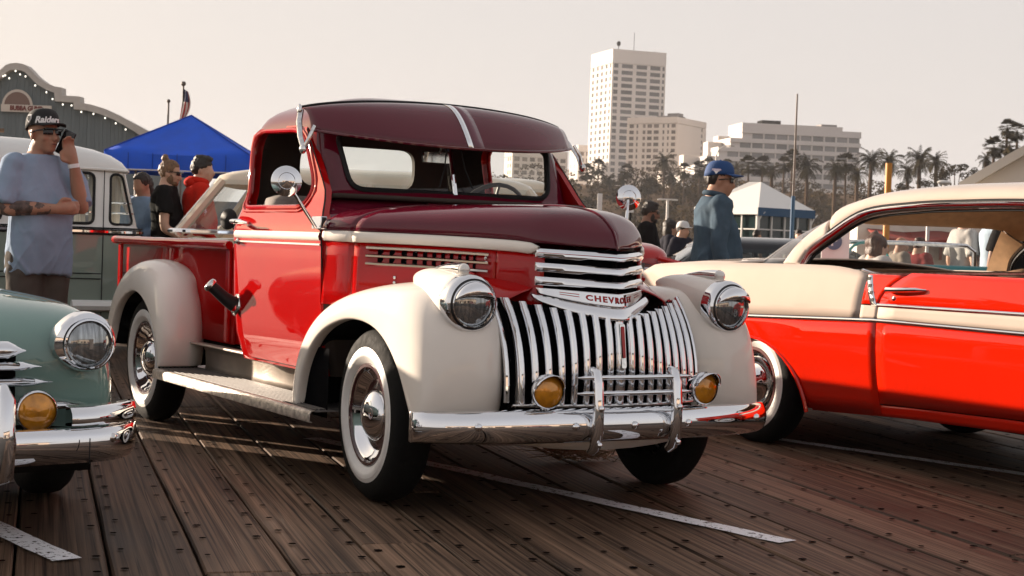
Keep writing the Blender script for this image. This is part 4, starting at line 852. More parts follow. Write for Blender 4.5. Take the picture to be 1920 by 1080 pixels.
for t in ls(-1,1,41):
    y = t*.80; a_ = abs(t); x = .64-.10*a_**2-.16*max(0,a_-.80)/.20*a_**6; rws.append([(x+o, YT+y, z) for z, o in ((.300,-.05),(.292,-.02),(.315,.012),(.345,.022),(.385,.026),(.405,.010),(.412,-.012),(.410,-.06))])
bb = MB().grid(rws, cap0=True, cap1=True).obj('bumper', CHROME, sage, 60, solid=.004)
for s in (-1,1):
    rws = []
    for t in ls(0,1,14):
        y = s*(.52+.27*t); x = .575-.17*t**2; rws.append([(x+o*(1-.2*t), YT+y, z) for z, o in ((.412,-.06),(.418,.02),(.436,.030),(.458,.024),(.478,-.0),(.482,-.06))])
    MB().grid(rws, cap0=True, cap1=True).obj('bumper_overrider', CHROME, sage, 60, solid=.004)
    g = MB().tube([(.60,YT+s*.28,.25),(.70,YT+s*.28,.28),(.715,YT+s*.28,.38),(.70,YT+s*.28,.52),(.66,YT+s*.28,.56)], [.02,.03,.033,.03,.015], 12); g.obj('bumper_guard', CHROME, sage, 60)
    MB().lathe([(.017,0),(.012,.008),(0,.011)], 14, axis_m((.585,YT+s*.66,.375),(1,s*.3,0))).obj('bumper_bolt', CHROME2, sage, 60)
    MB().tube([(.655,YT+s*.565,z) for z in (.30,.35,.385)], .002, 4).obj('bumper_joint', BLACK, sage)
    for x in (-.62,-3.1): wheel(sage, (x, YT+s*.73, .335), s, R0=.335, Wd=.18)
MB().box((-1.8,YT,.32),(4.0,1.4,.22)).obj('underbody', UNDER, sage)
rebase(sage, (-1.8, YT, 0))
# white and sage camper bus behind the man
BUSW = paint('bus_white', (.70,.70,.68), .35); BUSG = paint('bus_green', (.225,.27,.235), .3)
bp_ = at(268, 433, 13.7); ydir = rad(75); bus = empty('camper_bus', (0,0,0), 0, 'white over sage green vintage camper bus with window rails behind the phone caller', 'bus')
def bplan(z):
    e = interp(z, [(.3,2.06),(.7,2.12),(1.06,2.14),(1.12,2.10),(1.61,1.985),(1.66,1.95)]); w = interp(z, [(.3,.84),(.7,.865),(1.06,.87),(1.10,.855),(1.61,.80),(1.66,.785)])
    return rrect(e,-e,w,.34,.34,0,7,8)
MB().grid([[(x,y,z) for x,y in bplan(z)] for z in (.30,.5,.7,.9,1.05)], cu=True, cap0=True).obj('lower_body', BUSG, bus, 60)
up = MB().grid([[(x,y,z) for x,y in bplan(z)] for z in (1.085,1.12,1.3,1.5,1.605)], cu=True, cap0=True, cap1=True).obj('upper_body', BUSW, bus, 60)
k_ = up.modifiers.new('s','SOLIDIFY'); k_.thickness = .03; k_.offset = -1; bake(up)
wins = [rpoly([(1.855,1.135),(2.5,1.135),(2.5,1.575),(1.855,1.575)],[.06,.01,.01,.06])]+[rpoly([(x0,1.135),(x0+.64,1.135),(x0+.64,1.575),(x0,1.575)],.06) for x0 in (1.075,.31,-.44,-1.2)]
cs_ = [MB().prism(w_, lambda a,b: (a,-1.3,b), lambda a,b: (a,1.3 if a < 1.8 else -.56,b)).obj('c', None) for w_ in wins]
cs_.append(MB().prism(rpoly([(-.5,1.15),(.5,1.15),(.5,1.56),(-.5,1.56)],.08), lambda a,b: (1.7,a,b), lambda a,b: (2.6,a,b)).obj('c', None))
boolean(up, cs_)
pr = bplan(1.605); rw = [[(x*1.01,y*1.02,1.60) for x,y in pr],[(x*1.012,y*1.025,1.625) for x,y in pr]]
for k in range(1,8):
    an = PI/2*k/7; kk = max(math.cos(an),.02)**.62; rw.append([(x*kk,y*kk,1.625+.27*math.sin(an)**.95) for x,y in pr])
MB().grid(rw, cu=True, cap1=True).obj('roof', BUSW, bus, 60)
MB().tube([(x*1.012,y*1.025,1.612) for x,y in pr], .014, 6, closed=True).obj('gutter', BUSW, bus)
for z, rr, mt in ((1.068,.020,CHROME),(1.098,.008,BLACK),(1.045,.008,BLACK)): MB().tube([(x,y*1.006,z) for x,y in bplan(1.06)], rr, 6, closed=True).obj('belt_trim', mt, bus)
MB().grid([[(x*.99,y*.985,z) for x,y in bplan(z)] for z in (1.11,1.35,1.59)], cu=True).obj('window_glass', GLASS, bus, 60)
for w_ in wins[1:]: MB().tube([(x,-interp(z,[(1.10,.858),(1.61,.803)]),z) for x,z in w_], .013, 6, closed=True).obj('window_gasket', BLACK, bus)
def bedge(x, z):
    P_ = bplan(z); c = [p for p in P_ if p[1] < 0 and p[0] > 1.3]; c = sorted(c); return float(np.interp(x, [p[0] for p in c], [p[1] for p in c]))
wq = rpoly([(1.855,1.135),(2.055,1.135),(1.955,1.575),(1.855,1.575)],.05); MB().tube([(x,bedge(x,z)-.003,z) for x,z in wq], .012, 6, closed=True).obj('window_gasket', BLACK, bus)
for z in (1.235,1.325): MB().tube([(x,y*.93,z) for x,y in bplan(z)], .009, 6, closed=True).obj('window_rail', CHROME, bus)
CURT = M('curtain', (.55,.50,.43), .9, var=.25, vs=12, stretch=(6,6,.3))
for x in (1.60,1.72,1.0,.9,.25,-.5,1.9): MB().grid([[(x+.05*math.sin(k*1.7), -.72+.02*k+(.2 if x > 1.8 else 0), z) for k in range(8)] for z in (1.12,1.58)]).obj('curtain', CURT, bus, 60)
MB().box((.2,.3,.95),(3.2,.9,.35)).obj('seats', SEATM, bus, bev=.08)
for x in (1.80,1.02): MB().tube([(x,-interp(z,[(.3,.842),(.7,.868),(1.06,.873),(1.10,.858),(1.61,.803)]),z) for z in ls(.34,1.6,12)], .004, 4).obj('panel_seam', BLACK, bus)
for z in (.70,.655): MB().tube([(x,-.8675,z) for x in ls(-1.8,1.79,6)], .0045, 4).obj('panel_seam', BLACK, bus)
MB().box((1.42,-.872,.675),(.10,.02,.03)).obj('hatch_latch', CHROME2, bus, bev=.006)
MB().tube([(1.55,-.92,.42),(2.05,-.80,.42),(2.25,-.45,.42),(2.27,0,.42),(2.25,.45,.42)], .05, 8).obj('bumper', BUSW, bus)
MB().tube([(2.16,-.66,.34),(2.2,-.68,.45),(2.17,-.66,.56)], .035, 10).obj('bumper_guard', CHROME, bus, 60)
for x in (-1.2,1.2):
    for s in (-1,1): wheel(bus, (x,s*.70,.32), s, R0=.32, Wd=.15, ww=(.19,.25))
q = MB()
for k in range(6): q.box((-.9+.28*k, 0, 1.955),(.05,1.25,.02))
for s in (-1,1):
    q.tube([(-1.3,s*.62,1.99),(.9,s*.62,1.99)], .02, 6)
    for x in (-1.2,-.2,.8): q.cyl((x,s*.62,1.84),(x,s*.62,1.99),.014,6)
q.obj('roof_rack', M('rack_wood',(.10,.055,.03),.6), bus)
f_ = Vector((math.cos(ydir),math.sin(ydir),0)); bus.rotation_euler = (0,0,ydir)
bus.location = Vector((bp_.x,bp_.y,0))-f_*2.14+Vector((-f_.y,f_.x,0))*.80
# cars behind
CRM2 = paint('old_cream_paint', (.66,.56,.43), .4); BLK = paint('black_paint', (.012,.013,.016), .2); RED2 = paint('bright_red_paint', (.45,.012,.010), .25); WHT = paint('white_paint', (.72,.70,.67), .35)
FR = Vector((rt[0],rt[1],0)).normalized()
def ground_at(u, d): p = at(u, 460, d); return Vector((p.x,p.y,0))
p_ = ground_at(738, 12.3)
cs1 = sedan('cream_sedan', 'cream vintage sedan with chrome belt line parked behind the red pickup bed', (p_.x,p_.y,0), rad(59+180), CRM2, CRM2, L=3.9, H=1.62, belt=1.09, cab=(-1.40,1.62), rakes=(.35,.30), bonnet_rise=-.08)
MB().lathe([(.0,0),(.075,.004),(.078,.02),(.06,.035),(0,.045)], 24, axis_m((1.12,.99,1.19),(.55,.8,.1))).obj('door_mirror', BLACK, cs1, 60)
MB().tube([(1.05,.88,1.06),(1.12,.97,1.16)], .012, 6).obj('mirror_arm', CHROME, cs1)
p_ = ground_at(790, 17.5)
sedan('tan_wagon', 'tan vintage car with a dark window seen through the rear window of the pickup cab', (p_.x,p_.y,0), rad(59+180), paint('tan_paint',(.46,.30,.16),.4), CRM2, L=4.8, H=1.82, belt=1.30, cab=(-1.7,.2), rakes=(.3,.6))
p_ = ground_at(1402, 16.5)
sedan('black_coupe', 'black vintage car with chrome window frames behind the man in the denim shirt', (p_.x,p_.y,0), rad(59+180), BLK, BLK, L=4.6, H=1.25, belt=.90, cab=(-1.45,.9), rakes=(.5,.3), gl=GLASSD)
p_ = ground_at(1372, 12.6)
sedan('red_roadster', 'bright red low car whose rounded top shows above the cream rear wing', (p_.x,p_.y,0), rad(59), RED2, RED2, L=3.5, W=1.6, H=1.14, belt=.90, cab=(-1.62,-.1), rakes=(.5,.5))
# open car seen through the hardtop's windows
cv_p = ground_at(1712, 14.6); cvt = empty('white_convertible', (cv_p.x,cv_p.y,0), rad(149), 'white open car with teal seats and a framed windscreen seen through the hardtop windows', 'car')
MB().grid(taper_body([(-2.2,.5,.42,.62,.66),(-2.1,.75,.36,.80,.84),(-1.6,.86,.3,.93,.95),(0,.88,.28,.95,.90),(1.0,.87,.28,.95,.98),(1.8,.82,.3,.86,.9),(2.15,.6,.44,.62,.66)]), cap0=True, cap1=True).obj('body', WHT, cvt, 180, subs=2)
wf = [(.55,-.74,.96),(.42,-.70,1.17),(.40,-.62,1.22),(.38,0,1.23),(.40,.62,1.22),(.42,.70,1.17),(.55,.74,.96)]
MB().tube(wf, .022, 8).obj('windscreen_frame', CHROME2, cvt); MB().grid([[wf[0],(.55,0,.96),wf[-1]],[wf[2],(.38,0,1.23),wf[4]]]).obj('windscreen_pane', GLASS, cvt, 0)
MB().box((-.45,0,.88),(.18,1.3,.30)).obj('seat_back', M('teal_vinyl',(.02,.16,.17),.4), cvt, bev=.06)
MB().tube([Vector((.25,.36,1.05))+Matrix.Rotation(rad(-60),3,'Y') @ Vector((math.cos(a)*.2,math.sin(a)*.2,0)) for a in ls(0,2*PI,20)], .014, 6).obj('steering_wheel', M('teal_rim',(.03,.25,.24),.3), cvt)
for x in (-1.35,1.35):
    for s in (-1,1): wheel(cvt, (x,s*.76,.33), s, R0=.33, ww=(.2,.27))

# unseen cars and building added behind the camera, to darken chrome and paint reflections
for lb, x, y, c_, g_ in (('dark blue vintage car added unseen behind the camera for reflections, first of the row',13.5,-7.5,(.02,.035,.08),'d'),('cream vintage car added unseen behind the camera for reflections, middle of the row',14.2,-2.8,(.6,.55,.46),'c'),('maroon vintage car added unseen behind the camera for reflections, last of the row',14.5,3.0,(.12,.01,.015),'m')):
    sedan('reflection_car', lb, (x,y,0), PI+rad(4), paint('added_car_'+g_, c_), paint('added_car_'+g_, c_), group='unseen cars added behind the camera for reflections', H=1.58)
ar = empty('reflection_building', (34,-6,0), 0, 'unseen long low building added behind the camera for dark reflections', 'building')  # unseen block added so chrome and paint reflect a dark band
MB().box((4,0,2.6),(8,46,5.2)).obj('wall', M('reflection_wall',(.30,.24,.20),.8,var=.2,vs=.4), ar, 0); MB().box((3.8,0,5.4),(9,47,.4)).obj('roof', UNDER, ar, 0)
for k in range(9): MB().box((-.03,-20+5*k,1.6),(.1,3.2,2.6)).obj('window', DARK, ar, 0)
# ------------------------------------------------------------------ people
def skin(n, c): return M(n, c, .5, var=.10, vs=14, spec=.35, bump=.05, bs=150)
SK1 = skin('skin_tanned', (.36,.19,.125)); SK2 = skin('skin_light', (.52,.31,.22)); SK3 = skin('skin_olive', (.40,.23,.155)); SK4 = skin('skin_brown', (.25,.13,.085))
HAIRD = M('dark_hair', (.018,.012,.009), .55, var=.5, vs=60, bump=.6, bs=120, stretch=(1,1,.25)); HAIRB = M('light_brown_hair', (.16,.085,.04), .55, var=.4, vs=60, bump=.6, bs=120, stretch=(1,1,.25)); HAIRR = M('auburn_hair', (.055,.018,.008), .5, var=.5, vs=50, bump=.6, bs=120, stretch=(1,1,.25))
def cloth(n, c=(.5,.5,.5), v=.12): return M(n, c, .88, var=v, vs=9, bump=.25, bs=220, spec=.08)
def remesh(o, vox, it=6, fac=.6):
    k = o.modifiers.new('r','REMESH'); k.mode = 'VOXEL'; k.voxel_size = vox; k.use_smooth_shade = True
    k2 = o.modifiers.new('s','SMOOTH'); k2.factor = fac; k2.iterations = it
    bake(o); o.data.shade_smooth(); return o
def wrinkle(o, amp, sc, seed=0, vert=1.0):
    from mathutils import noise
    o.data.update()
    for v in o.data.vertices:
        p = Vector((v.co.x*sc+seed, v.co.y*sc, v.co.z*sc*vert)); n_ = noise.noise(p)+.5*noise.noise(p*2.1)
        v.co += v.normal*(abs(n_)*2-.6)*amp
def folds(o, amp, seed=0):
    from mathutils import noise
    zs_ = [v.co.z for v in o.data.vertices]; z0, z1 = min(zs_), max(zs_)
    for v in o.data.vertices:
        t = (z1-v.co.z)/(z1-z0); d = noise.noise(Vector((v.co.x*5+seed, v.co.y*5+v.co.z*1.6, v.co.z*2.2))); a = abs(d); r = max(0, 1-a*5.5)**2; d2 = noise.noise(Vector((v.co.x*9+seed+7, v.co.y*9-v.co.z*5, v.co.z*4))); r2 = max(0, 1-abs(d2)*6)**2
        v.co += v.normal*(amp*(r*(.35+.9*t)+.6*r2*(.3+.5*t))-amp*.25)
def person(label, loc, H=1.76, yaw=0., head=(0,0), arms=None, sk=SK1, top=None, sleeve=.45, hem=.50, legs=None, hair=None, hairstyle='short', build=1.0, vox=.014, sit=False, lean=0., cap=None, glasses=False, beard=None, group=None, shoes=None, long_top=False, fine=False, tilt=0, collar=False, hood=False):
    k = H/1.78; r = None; hz_ = .93*k if not sit else .45*k
    dz = hz_-.93*k; up = lambda z: z*k+dz
    b = build; lx = lambda z: lean*max(0,(z-.93))      # forward lean of the trunk
    P = lambda x, y, z: Vector((x*k+lx(z)*k, y*k, up(z)))
    sh = {s: P(0, s*.185*(.6+.4*b), 1.45) for s in (-1,1)}
    arms = arms or {}
    body = MB(); top_mb = MB(); leg_mb = MB()
    # trunk and neck
    trunk = [(P(.0,0,.86),.135),(P(-.005,0,.98),.135*b),(P(.01,0,1.10),.130*b),(P(.005,0,1.25),.140*b),(P(-.01,0,1.38),.130),(P(-.015,0,1.46),.075),(P(.0,0,1.53),.058),(P(.02,0,1.60),.056)]
    def chain(mb, pts, rs, n=14, sq=1.0):
        pts = [Vector(p) for p in pts]; q = crv(pts, len(pts)*4); rr = crv([(x,0,0) for x in rs], len(pts)*4)
        mb.tube([tuple(p) for p in q], [float(x[0]) for x in rr], n)
        mb.ell(pts[0], (rs[0],)*3, 10, 7); mb.ell(pts[-1], (rs[-1],)*3, 10, 7)
    def torso(mb, g, z0, z1, neck=True):
        rows = []
        prof = [(.80,.165,.120),(.90,.172,.125*b),(1.0,.160*b,.125*b),(1.10,.152*b,.128*b),(1.22,.162*(.5+.5*b),.128*(.5+.5*b)),(1.34,.180,.122),(1.43,.178,.108),(1.48,.135,.085),(1.52,.085,.070),(1.55,.064,.064)]
        for z in ls(z0, z1, 20):
            w = float(np.interp(z,[p[0] for p in prof],[p[1] for p in prof]))+g; d = float(np.interp(z,[p[0] for p in prof],[p[2] for p in prof]))+g
            cx_ = float(np.interp(z,[.8,1.0,1.2,1.42,1.53],[0,.015*b,.02*b,-.015,0])); row = []
            for i in range(24):
                a = 2*PI*i/24; ca, sa = math.cos(a), math.sin(a); row.append(P(cx_+abs(ca)**.85*(1 if ca > 0 else -1)*d, abs(sa)**.85*(1 if sa > 0 else -1)*w, z))
            rows.append(row)
        mb.grid(rows, cu=True, cap0=True, cap1=True)
    torso(body, 0, .84, 1.55)
    # head
    hy, hp = head; hc = P(.032,0,1.640); HR = Matrix.Rotation(hy,3,'Z') @ Matrix.Rotation(hp,3,'Y') @ Matrix.Rotation(tilt,3,'X')
    hd = lambda x, y, z: hc+HR @ Vector((x*k,y*k,z*k))
    chain(body, [P(-.015,0,1.46), P(.0,0,1.54), hd(-.015,0,-.06)], [.072*b**.4,.067*b**.4,.066*b**.3])
    body.ell(hd(-.012,0,.035), (.098*k,.077*k,.088*k), 18, 12, HR); body.ell(hd(.022,0,-.03), (.070*k,.063*k,.085*k), 16, 10, HR); body.ell(hd(.052,0,-.085), (.034*k,.036*k,.028*k), 12, 8, HR)
    body.ell(hd(.070,0,.010), (.022*k,.055*k,.020*k), 12, 8, HR)
    chain(body, [hd(.086,0,.012), hd(.100,0,-.012), hd(.107,0,-.030)], [.010,.012,.0155]); body.ell(hd(.092,.011,-.032),(.010,.008,.008),8,6); body.ell(hd(.092,-.011,-.032),(.010,.008,.008),8,6)
    body.ell(hd(.084,0,-.056), (.014*k,.025*k,.0065*k), 12, 6, HR); body.ell(hd(.083,0,-.068), (.014*k,.022*k,.0075*k), 12, 6, HR)
    for s in (-1,1):
        body.ell(hd(-.006,s*.079,-.008), (.020*k,.010*k,.032*k), 10, 8, HR @ Matrix.Rotation(s*.35,3,'Z')); body.ell(hd(.055,s*.040,-.025), (.028*k,.024*k,.026*k), 10, 8, HR)
    # arms
    for s in (-1,1):
        A = arms.get(s) or dict(e=(-.02,s*.26,1.17), w=(.04,s*.27,.93), h=(.07,s*.26,.85))
        E_, W_, Hh = P(*A['e']), P(*A['w']), P(*A['h'])
        chain(body, [sh[s], (sh[s]+E_)/2, E_, (E_*.6+W_*.4), W_], [.056*b**.5,.050*b**.5,.043,.043,.029])
        pl = (Hh-W_); L_ = pl.length; d = pl.normalized(); side = Vector(A.get('n') or (0,0,1)); side = (side-d*side.dot(d)).normalized(); nm = d.cross(side)
        chain(body, [W_, W_+d*L_*.55, W_+d*L_], [.027*k,.034*k,.030*k], 10); chain(body, [W_+d*.02+side*.012,W_+d*L_+side*.024],[.022,.018],8); chain(body, [W_+d*.02-side*.012,W_+d*L_-side*.024],[.022,.018],8)
        curl = A.get('curl', .5)
        for f in range(4):
            q = W_+d*L_+side*(.030-.020*f)*k; fl = (.036,.041,.039,.030)[f]*k; pts = [q]; dd = d.copy()
            for j in range(3):
                dd = (Matrix.Rotation(curl*(.55+.45*j), 3, side if A.get('cdir',1) > 0 else -side) @ dd); pts.append(pts[-1]+dd*fl*(1,.75,.6)[j])
            chain(body, pts, [.0105,.010,.009,.008], 8)
        th = W_+d*L_*.25+side*.028*k; td = (d*.6+side*.8+nm*.3*A.get('cdir',1)).normalized(); chain(body, [th, th+td*.035*k, th+(td*.5+d*.7).normalized()*.068*k], [.014,.012,.010], 8)
        if top is not None and sleeve > 0:
            pts = [sh[s]+Vector((0,-s*.03,.012)), sh[s]]; T = [.2,.45,.7,1.0]; ln = [sh[s], (sh[s]+E_)/2, E_, (E_*.5+W_*.5), W_]; q = crv(ln, 21); nmax = int(20*sleeve)
            pts += [Vector(q[i]) for i in range(3, nmax+1, 3)]; g = .022 if sleeve < .6 else .016
            rs = [.060,.064*b**.5]+[float(np.interp(i/20,[0,.25,.5,.75,1],[.056*b**.5,.052*b**.5,.046,.044,.032]))+g+(.012*(i/nmax) if sleeve < .6 else 0) for i in range(3, nmax+1, 3)]
            top_mb.tube([tuple(p) for p in pts], rs, 14); top_mb.ell(sh[s]+Vector((0,-s*.015,.004)), (.080*b**.4,.082*b**.4,.078*b**.4), 12, 8)
    # legs
    for s in (-1,1):
        if not sit: J = [P(0,s*.085,.88), P(.01,s*.095,.50), P(-.01,s*.10,.09)]; F = [P(-.02,s*.10,.045), P(.17,s*.12,.03)]
        else:
            J = [P(0,s*.09,.90), Vector((.44*k,s*.11*k,.47*k)), Vector((.42*k,s*.11*k,.09*k))]; F = [Vector((.40*k,s*.11*k,.045*k)), Vector((.60*k,s*.12*k,.03*k))]
        chain(body, [J[0], (J[0]+J[1])/2, J[1], (J[1]*.6+J[2]*.4), J[2]], [.092,.076,.056,.056,.038]); chain(body, F, [.042,.030])
        chain(leg_mb, [J[0]+Vector((0,0,.04)), (J[0]+J[1])/2, J[1], (J[1]*.5+J[2]*.5), J[2]], [.112*b**.5,.098*b**.5,.080,.074,.070])
    o = body.obj('person', sk, None, 180); remesh(o, .0068 if fine else vox, 4, .5)
    tag(o, label, 'person', group)
    leg_mb.ell(P(0,0,.91), (.122*b*k,.150*b**.5*k,.10*k), 16, 10)
    lg = leg_mb.obj('trousers', legs or cloth('dark_trousers',(.03,.03,.035)), o, 180); remesh(lg, vox*1.2, 5)
    wrinkle(lg, .006, 9, 3)
    sho = MB()
    for s in (-1,1):
        if not sit: sho.ell(P(.06,s*.11,.045), (.15*k,.052*k,.05*k), 14, 8)
        else: sho.ell(Vector((.48*k,s*.115*k,.045*k)), (.15*k,.052*k,.05*k), 14, 8)
        sho.obj('shoe', M('shoe_black',(.02,.02,.02),.5), o, 60); sho = MB()
    if top is not None:
        torso(top_mb, .024 if not long_top else .026, 1.0-.18 if long_top else .88, 1.528)
        tp_ = top_mb.obj('shirt', top, o, 180); remesh(tp_, vox if not fine else .011, 4); wrinkle(tp_, .006 if fine else .005, 6 if fine else 7, 1.7, .55)
        if not fine and vox <= .014: folds(tp_, .014, len(label))
        if fine:
            folds(tp_, .015, 3)
        if collar or hood:
            cm = MB(); nc = P(-.008,0,1.53)
            cm.tube([nc+Vector((math.cos(a)*.072*k, math.sin(a)*.078*k, .012+.012*math.cos(a+PI))) for a in ls(0,2*PI,20,endpoint=False)], .020 if collar else .034, 8, closed=True)
            if hood: cm.ell(nc+Vector((-.075*k,0,-.005)), (.06,.11,.055), 12, 8)
            cm.obj('hood' if hood else 'collar', top, tp_, 60)
    if hair is not None:
        hm = MB()
        if hairstyle in ('short','fade','bun','pony'):
            rows = []
            for i in range(10):
                t = PI/2*(1-i/9*1.0); zc_ = math.sin(t); row = []
                for j in range(24):
                    a = 2*PI*j/24; ca = math.cos(a); lo = (-.055 if ca < -.1 else ((.052 if hairstyle == 'short' else .078) if ca > .55 else .01-.03*0)) if hairstyle != 'fade' else (-.03 if ca < -.1 else .062)
                    z = lo+(.132-lo)*zc_ if hairstyle != 'bun' else lo+(.126-lo)*zc_; rr_ = math.cos(math.asin(min(1,max(-1,(z-.03)/.105))))
                    row.append(hd(-.014+ca*.106*rr_, math.sin(a)*.086*rr_, z))
                rows.append(row)
            hm.grid(rows, cu=True, cap0=True, cap1=True)
            if hairstyle == 'short': hm.ell(hd(.04,0,.105), (.05*k,.065*k,.034*k), 12, 8, HR); hm.ell(hd(-.02,0,.118), (.07*k,.06*k,.030*k), 12, 8, HR)
            if hairstyle == 'bun': hm.ell(hd(-.075,0,.135), (.034,.034,.036), 12, 8); hm.ell(hd(-.055,0,.105),(.02,.02,.02),8,6)
            if hairstyle == 'pony': hm.ell(hd(-.10,0,-.02), (.045*k,.055*k,.09*k), 12, 8); hm.ell(hd(-.085,.02,-.10), (.04*k,.05*k,.09*k), 12, 8)
            hh_ = hm.obj('hair', hair, o, 180); remesh(hh_, .0085, 1, .4); wrinkle(hh_, .007, 38, 2, .45)
        else:   # long loose hair
            hm.ell(hd(-.02,0,.045), (.115*k,.098*k,.100*k), 18, 12); hm.ell(hd(-.045,0,-.06), (.085*k,.105*k,.13*k), 18, 12); hm.ell(hd(-.03,.04,.125),(.035,.035,.035),10,8)
            hh_ = hm.obj('hair', hair, o, 180); remesh(hh_, .012, 3); wrinkle(hh_, .010, 22, 2, .3)
    if beard is not None:
        bm_ = MB(); bm_.ell(hd(.045,0,-.088), (.047*k,.056*k,.036*k), 14, 8, HR); bm_.ell(hd(.088,0,-.046), (.014*k,.030*k,.007*k), 10, 6, HR)
        for s in (-1,1): bm_.ell(hd(.022,s*.060,-.055), (.034*k,.012*k,.050*k), 10, 8, HR)
        bm_.obj('beard', beard, o, 180)
    if fine:
        lp = MB(); lp.ell(hd(.096,0,-.062), (.006*k,.021*k,.0035*k), 12, 6, HR); lp.obj('lips', M('lip_red',(.16,.055,.045),.5), o)  # lips in their own dark red
    if glasses:
        gm = MB()
        for s in (-1,1):
            gm.grid([[hd(.101-.018*abs(yy-.0)/.05*(1 if yy > .03 else .4), s*yy, zz+.012) for yy in ls(.008,.062,6)] for zz in ls(-.020,.016,4)])
            gm.tube([hd(.088,s*.062,.020), hd(.05,s*.082,.018), hd(-.01,s*.086,.008)], .0045, 6)
        gm.tube([hd(.103,-.06,.026), hd(.108,0,.026), hd(.103,.06,.026)], .004, 6)
        gm.obj('glasses', M('dark_glasses', (.008,.008,.010), .12), o, 50, solid=.003)
    if cap is not None:
        cm = MB(); rows = []
        for i in range(9):
            t = i/8; rows.append([hd(-.012+math.cos(a)*.112*math.cos(t*PI/2*.97)**.55, math.sin(a)*.092*math.cos(t*PI/2*.97)**.55, .050+.105*math.sin(t*PI/2)**.9-.022*(1-t)*max(0,-math.cos(a))) for a in [2*PI*j/28 for j in range(28)]])
        cm.grid(rows, cu=True, cap1=True); c_ = cm.obj('cap', cap, o, 60, solid=.004)
        br = MB().grid([[hd(.085+.085*v*(1-.35*abs(u)**2)-.035*abs(u)**2*(1), u*.090*(1-.12*v), .056-.012*v+ -.022*abs(u)**2*0+.010*(1-abs(u)**2)) for u in ls(-1,1,13)] for v in ls(-.15,1,6)]); br.obj('cap_brim', cap, c_, 180, solid=.006)
        MB().ell(hd(-.012,0,.156), (.009,.009,.006), 8, 6).obj('cap_button', cap, c_)
        o['_cap'] = c_.name
    for ch in o.children: pass
    o.location = loc; o.rotation_euler = (0,0,yaw)
    return o, hd, P
def unmark(o):
    if '_cap' in o: del o['_cap']
# man on the phone
BLUEGREY = cloth('washed_blue_cotton', (.26,.335,.45), .10); CAPB = M('black_cap', (.014,.014,.015), .85, bump=.2, bs=200)
pm_ = at(72, 440, 9.05); loc = Vector((pm_.x,pm_.y,0))
arms = {1: dict(e=(.155,.185,1.215), w=(.185,.105,1.475), h=(.165,.085,1.555), n=(-.2,-.75,.25), curl=.42, cdir=-1), -1: dict(e=(.035,-.255,1.205), w=(.225,-.035,1.205), h=(.245,.055,1.215), n=(0,0,1), curl=.55)}
man, hd, P = person('man in a faded blue t-shirt and black cap talking on a phone', loc, 1.755, rad(19), head=(rad(2),rad(-4)), arms=arms, sk=SK1, top=BLUEGREY, sleeve=.46, hem=.8, legs=cloth('grey_brown_trousers',(.10,.085,.075)), build=1.06, vox=.011, cap=CAPB, glasses=True, long_top=True, fine=True)
capo = bpy.data.objects[man['_cap']]
WHITETHREAD = M('white_thread', (.78,.78,.78), .7)
def capside(y0, sgn, ang0):      # map flat text to the crown of the cap
    def fn(p):
        a = ang0+sgn*p.x/.105; z = .078+p.y; t = min(.97,max(0,(z-.050)/.105)); q = math.asin(t**(1/.9))/(PI/2); rr = math.cos(q*PI/2*.97)**.55
        return hd(-.012+math.cos(a)*(.112*rr+.006+p.z), math.sin(a)*(.092*rr+.006+p.z), z)
    return fn
text('cap_lettering', 'Raiders', .052, WHITETHREAD, capo, fn=capside(0,1,-.40), ext=.001, shear=.25, bold=.002, rem=.02, sx=1.0)
shd = MB().prism([(-.016,.024),(.016,.024),(.016,-.004),(.0,-.024),(-.016,-.004)], lambda a,b: capside(0,1,-1.55)(Vector((a,b+.012,-.003))), lambda a,b: capside(0,1,-1.55)(Vector((a,b+.012,.002)))); sb = shd.obj('cap_shield', WHITETHREAD, capo, 0)
MB().prism([(-.011,.017),(.011,.017),(.011,-.002),(.0,-.016),(-.011,-.002)], lambda a,b: capside(0,1,-1.55)(Vector((a,b+.012,.0021))), lambda a,b: capside(0,1,-1.55)(Vector((a,b+.012,.0032)))).obj('shield_field', CAPB, sb, 0)
# inked sleeve: faces of the forearm take a darker skin
man.data.materials.append(M('tattoo_ink', (.085,.055,.045), .55, var=.75, vs=34))
f0, f1 = P(.02,-.26,1.19), P(.215,-.06,1.205)
from mathutils import noise as nz_
for f_ in man.data.polygons:
    t_ = (f_.center-f0).dot(f1-f0)/(f1-f0).length_squared
    if -.1 < t_ < 1 and ((f_.center-f0)-(f1-f0)*t_).length < .075 and nz_.noise(f_.center*26) > -.12: f_.material_index = 1
wb = MB().tube([P(.183,.108,1.452),P(.181,.104,1.475)], [.0325,.0325], 18); wb.obj('wristband', M('white_band',(.75,.75,.75),.4), man, 60)
unmark(man)
ph = MB(); ph.box((0,0,0),(.076,.012,.150)); pho = ph.obj('mobile_phone', M('phone_black',(.010,.010,.011),.15,coat=.5), None, 0, bev=.006); MB().box((0,-.0065,.0),(.068,.001,.138)).obj('screen', M('phone_glass',(.012,.012,.015),.05), pho); 
MB().box((.02,.0068,.055),(.022,.002,.022)).obj('camera_bump', M('phone_black'), pho, 0, bev=.003)
tag(pho, 'black mobile phone held to the ear of the man in the black cap', 'phone')
pw = Matrix.Translation(loc) @ Matrix.Rotation(rad(19),4,'Z')
pho.matrix_world = pw @ Matrix.Translation(hd(.072,.098,-.045)) @ Matrix.Rotation(rad(35),4,'Z') @ Matrix.Rotation(rad(24),4,'Y')
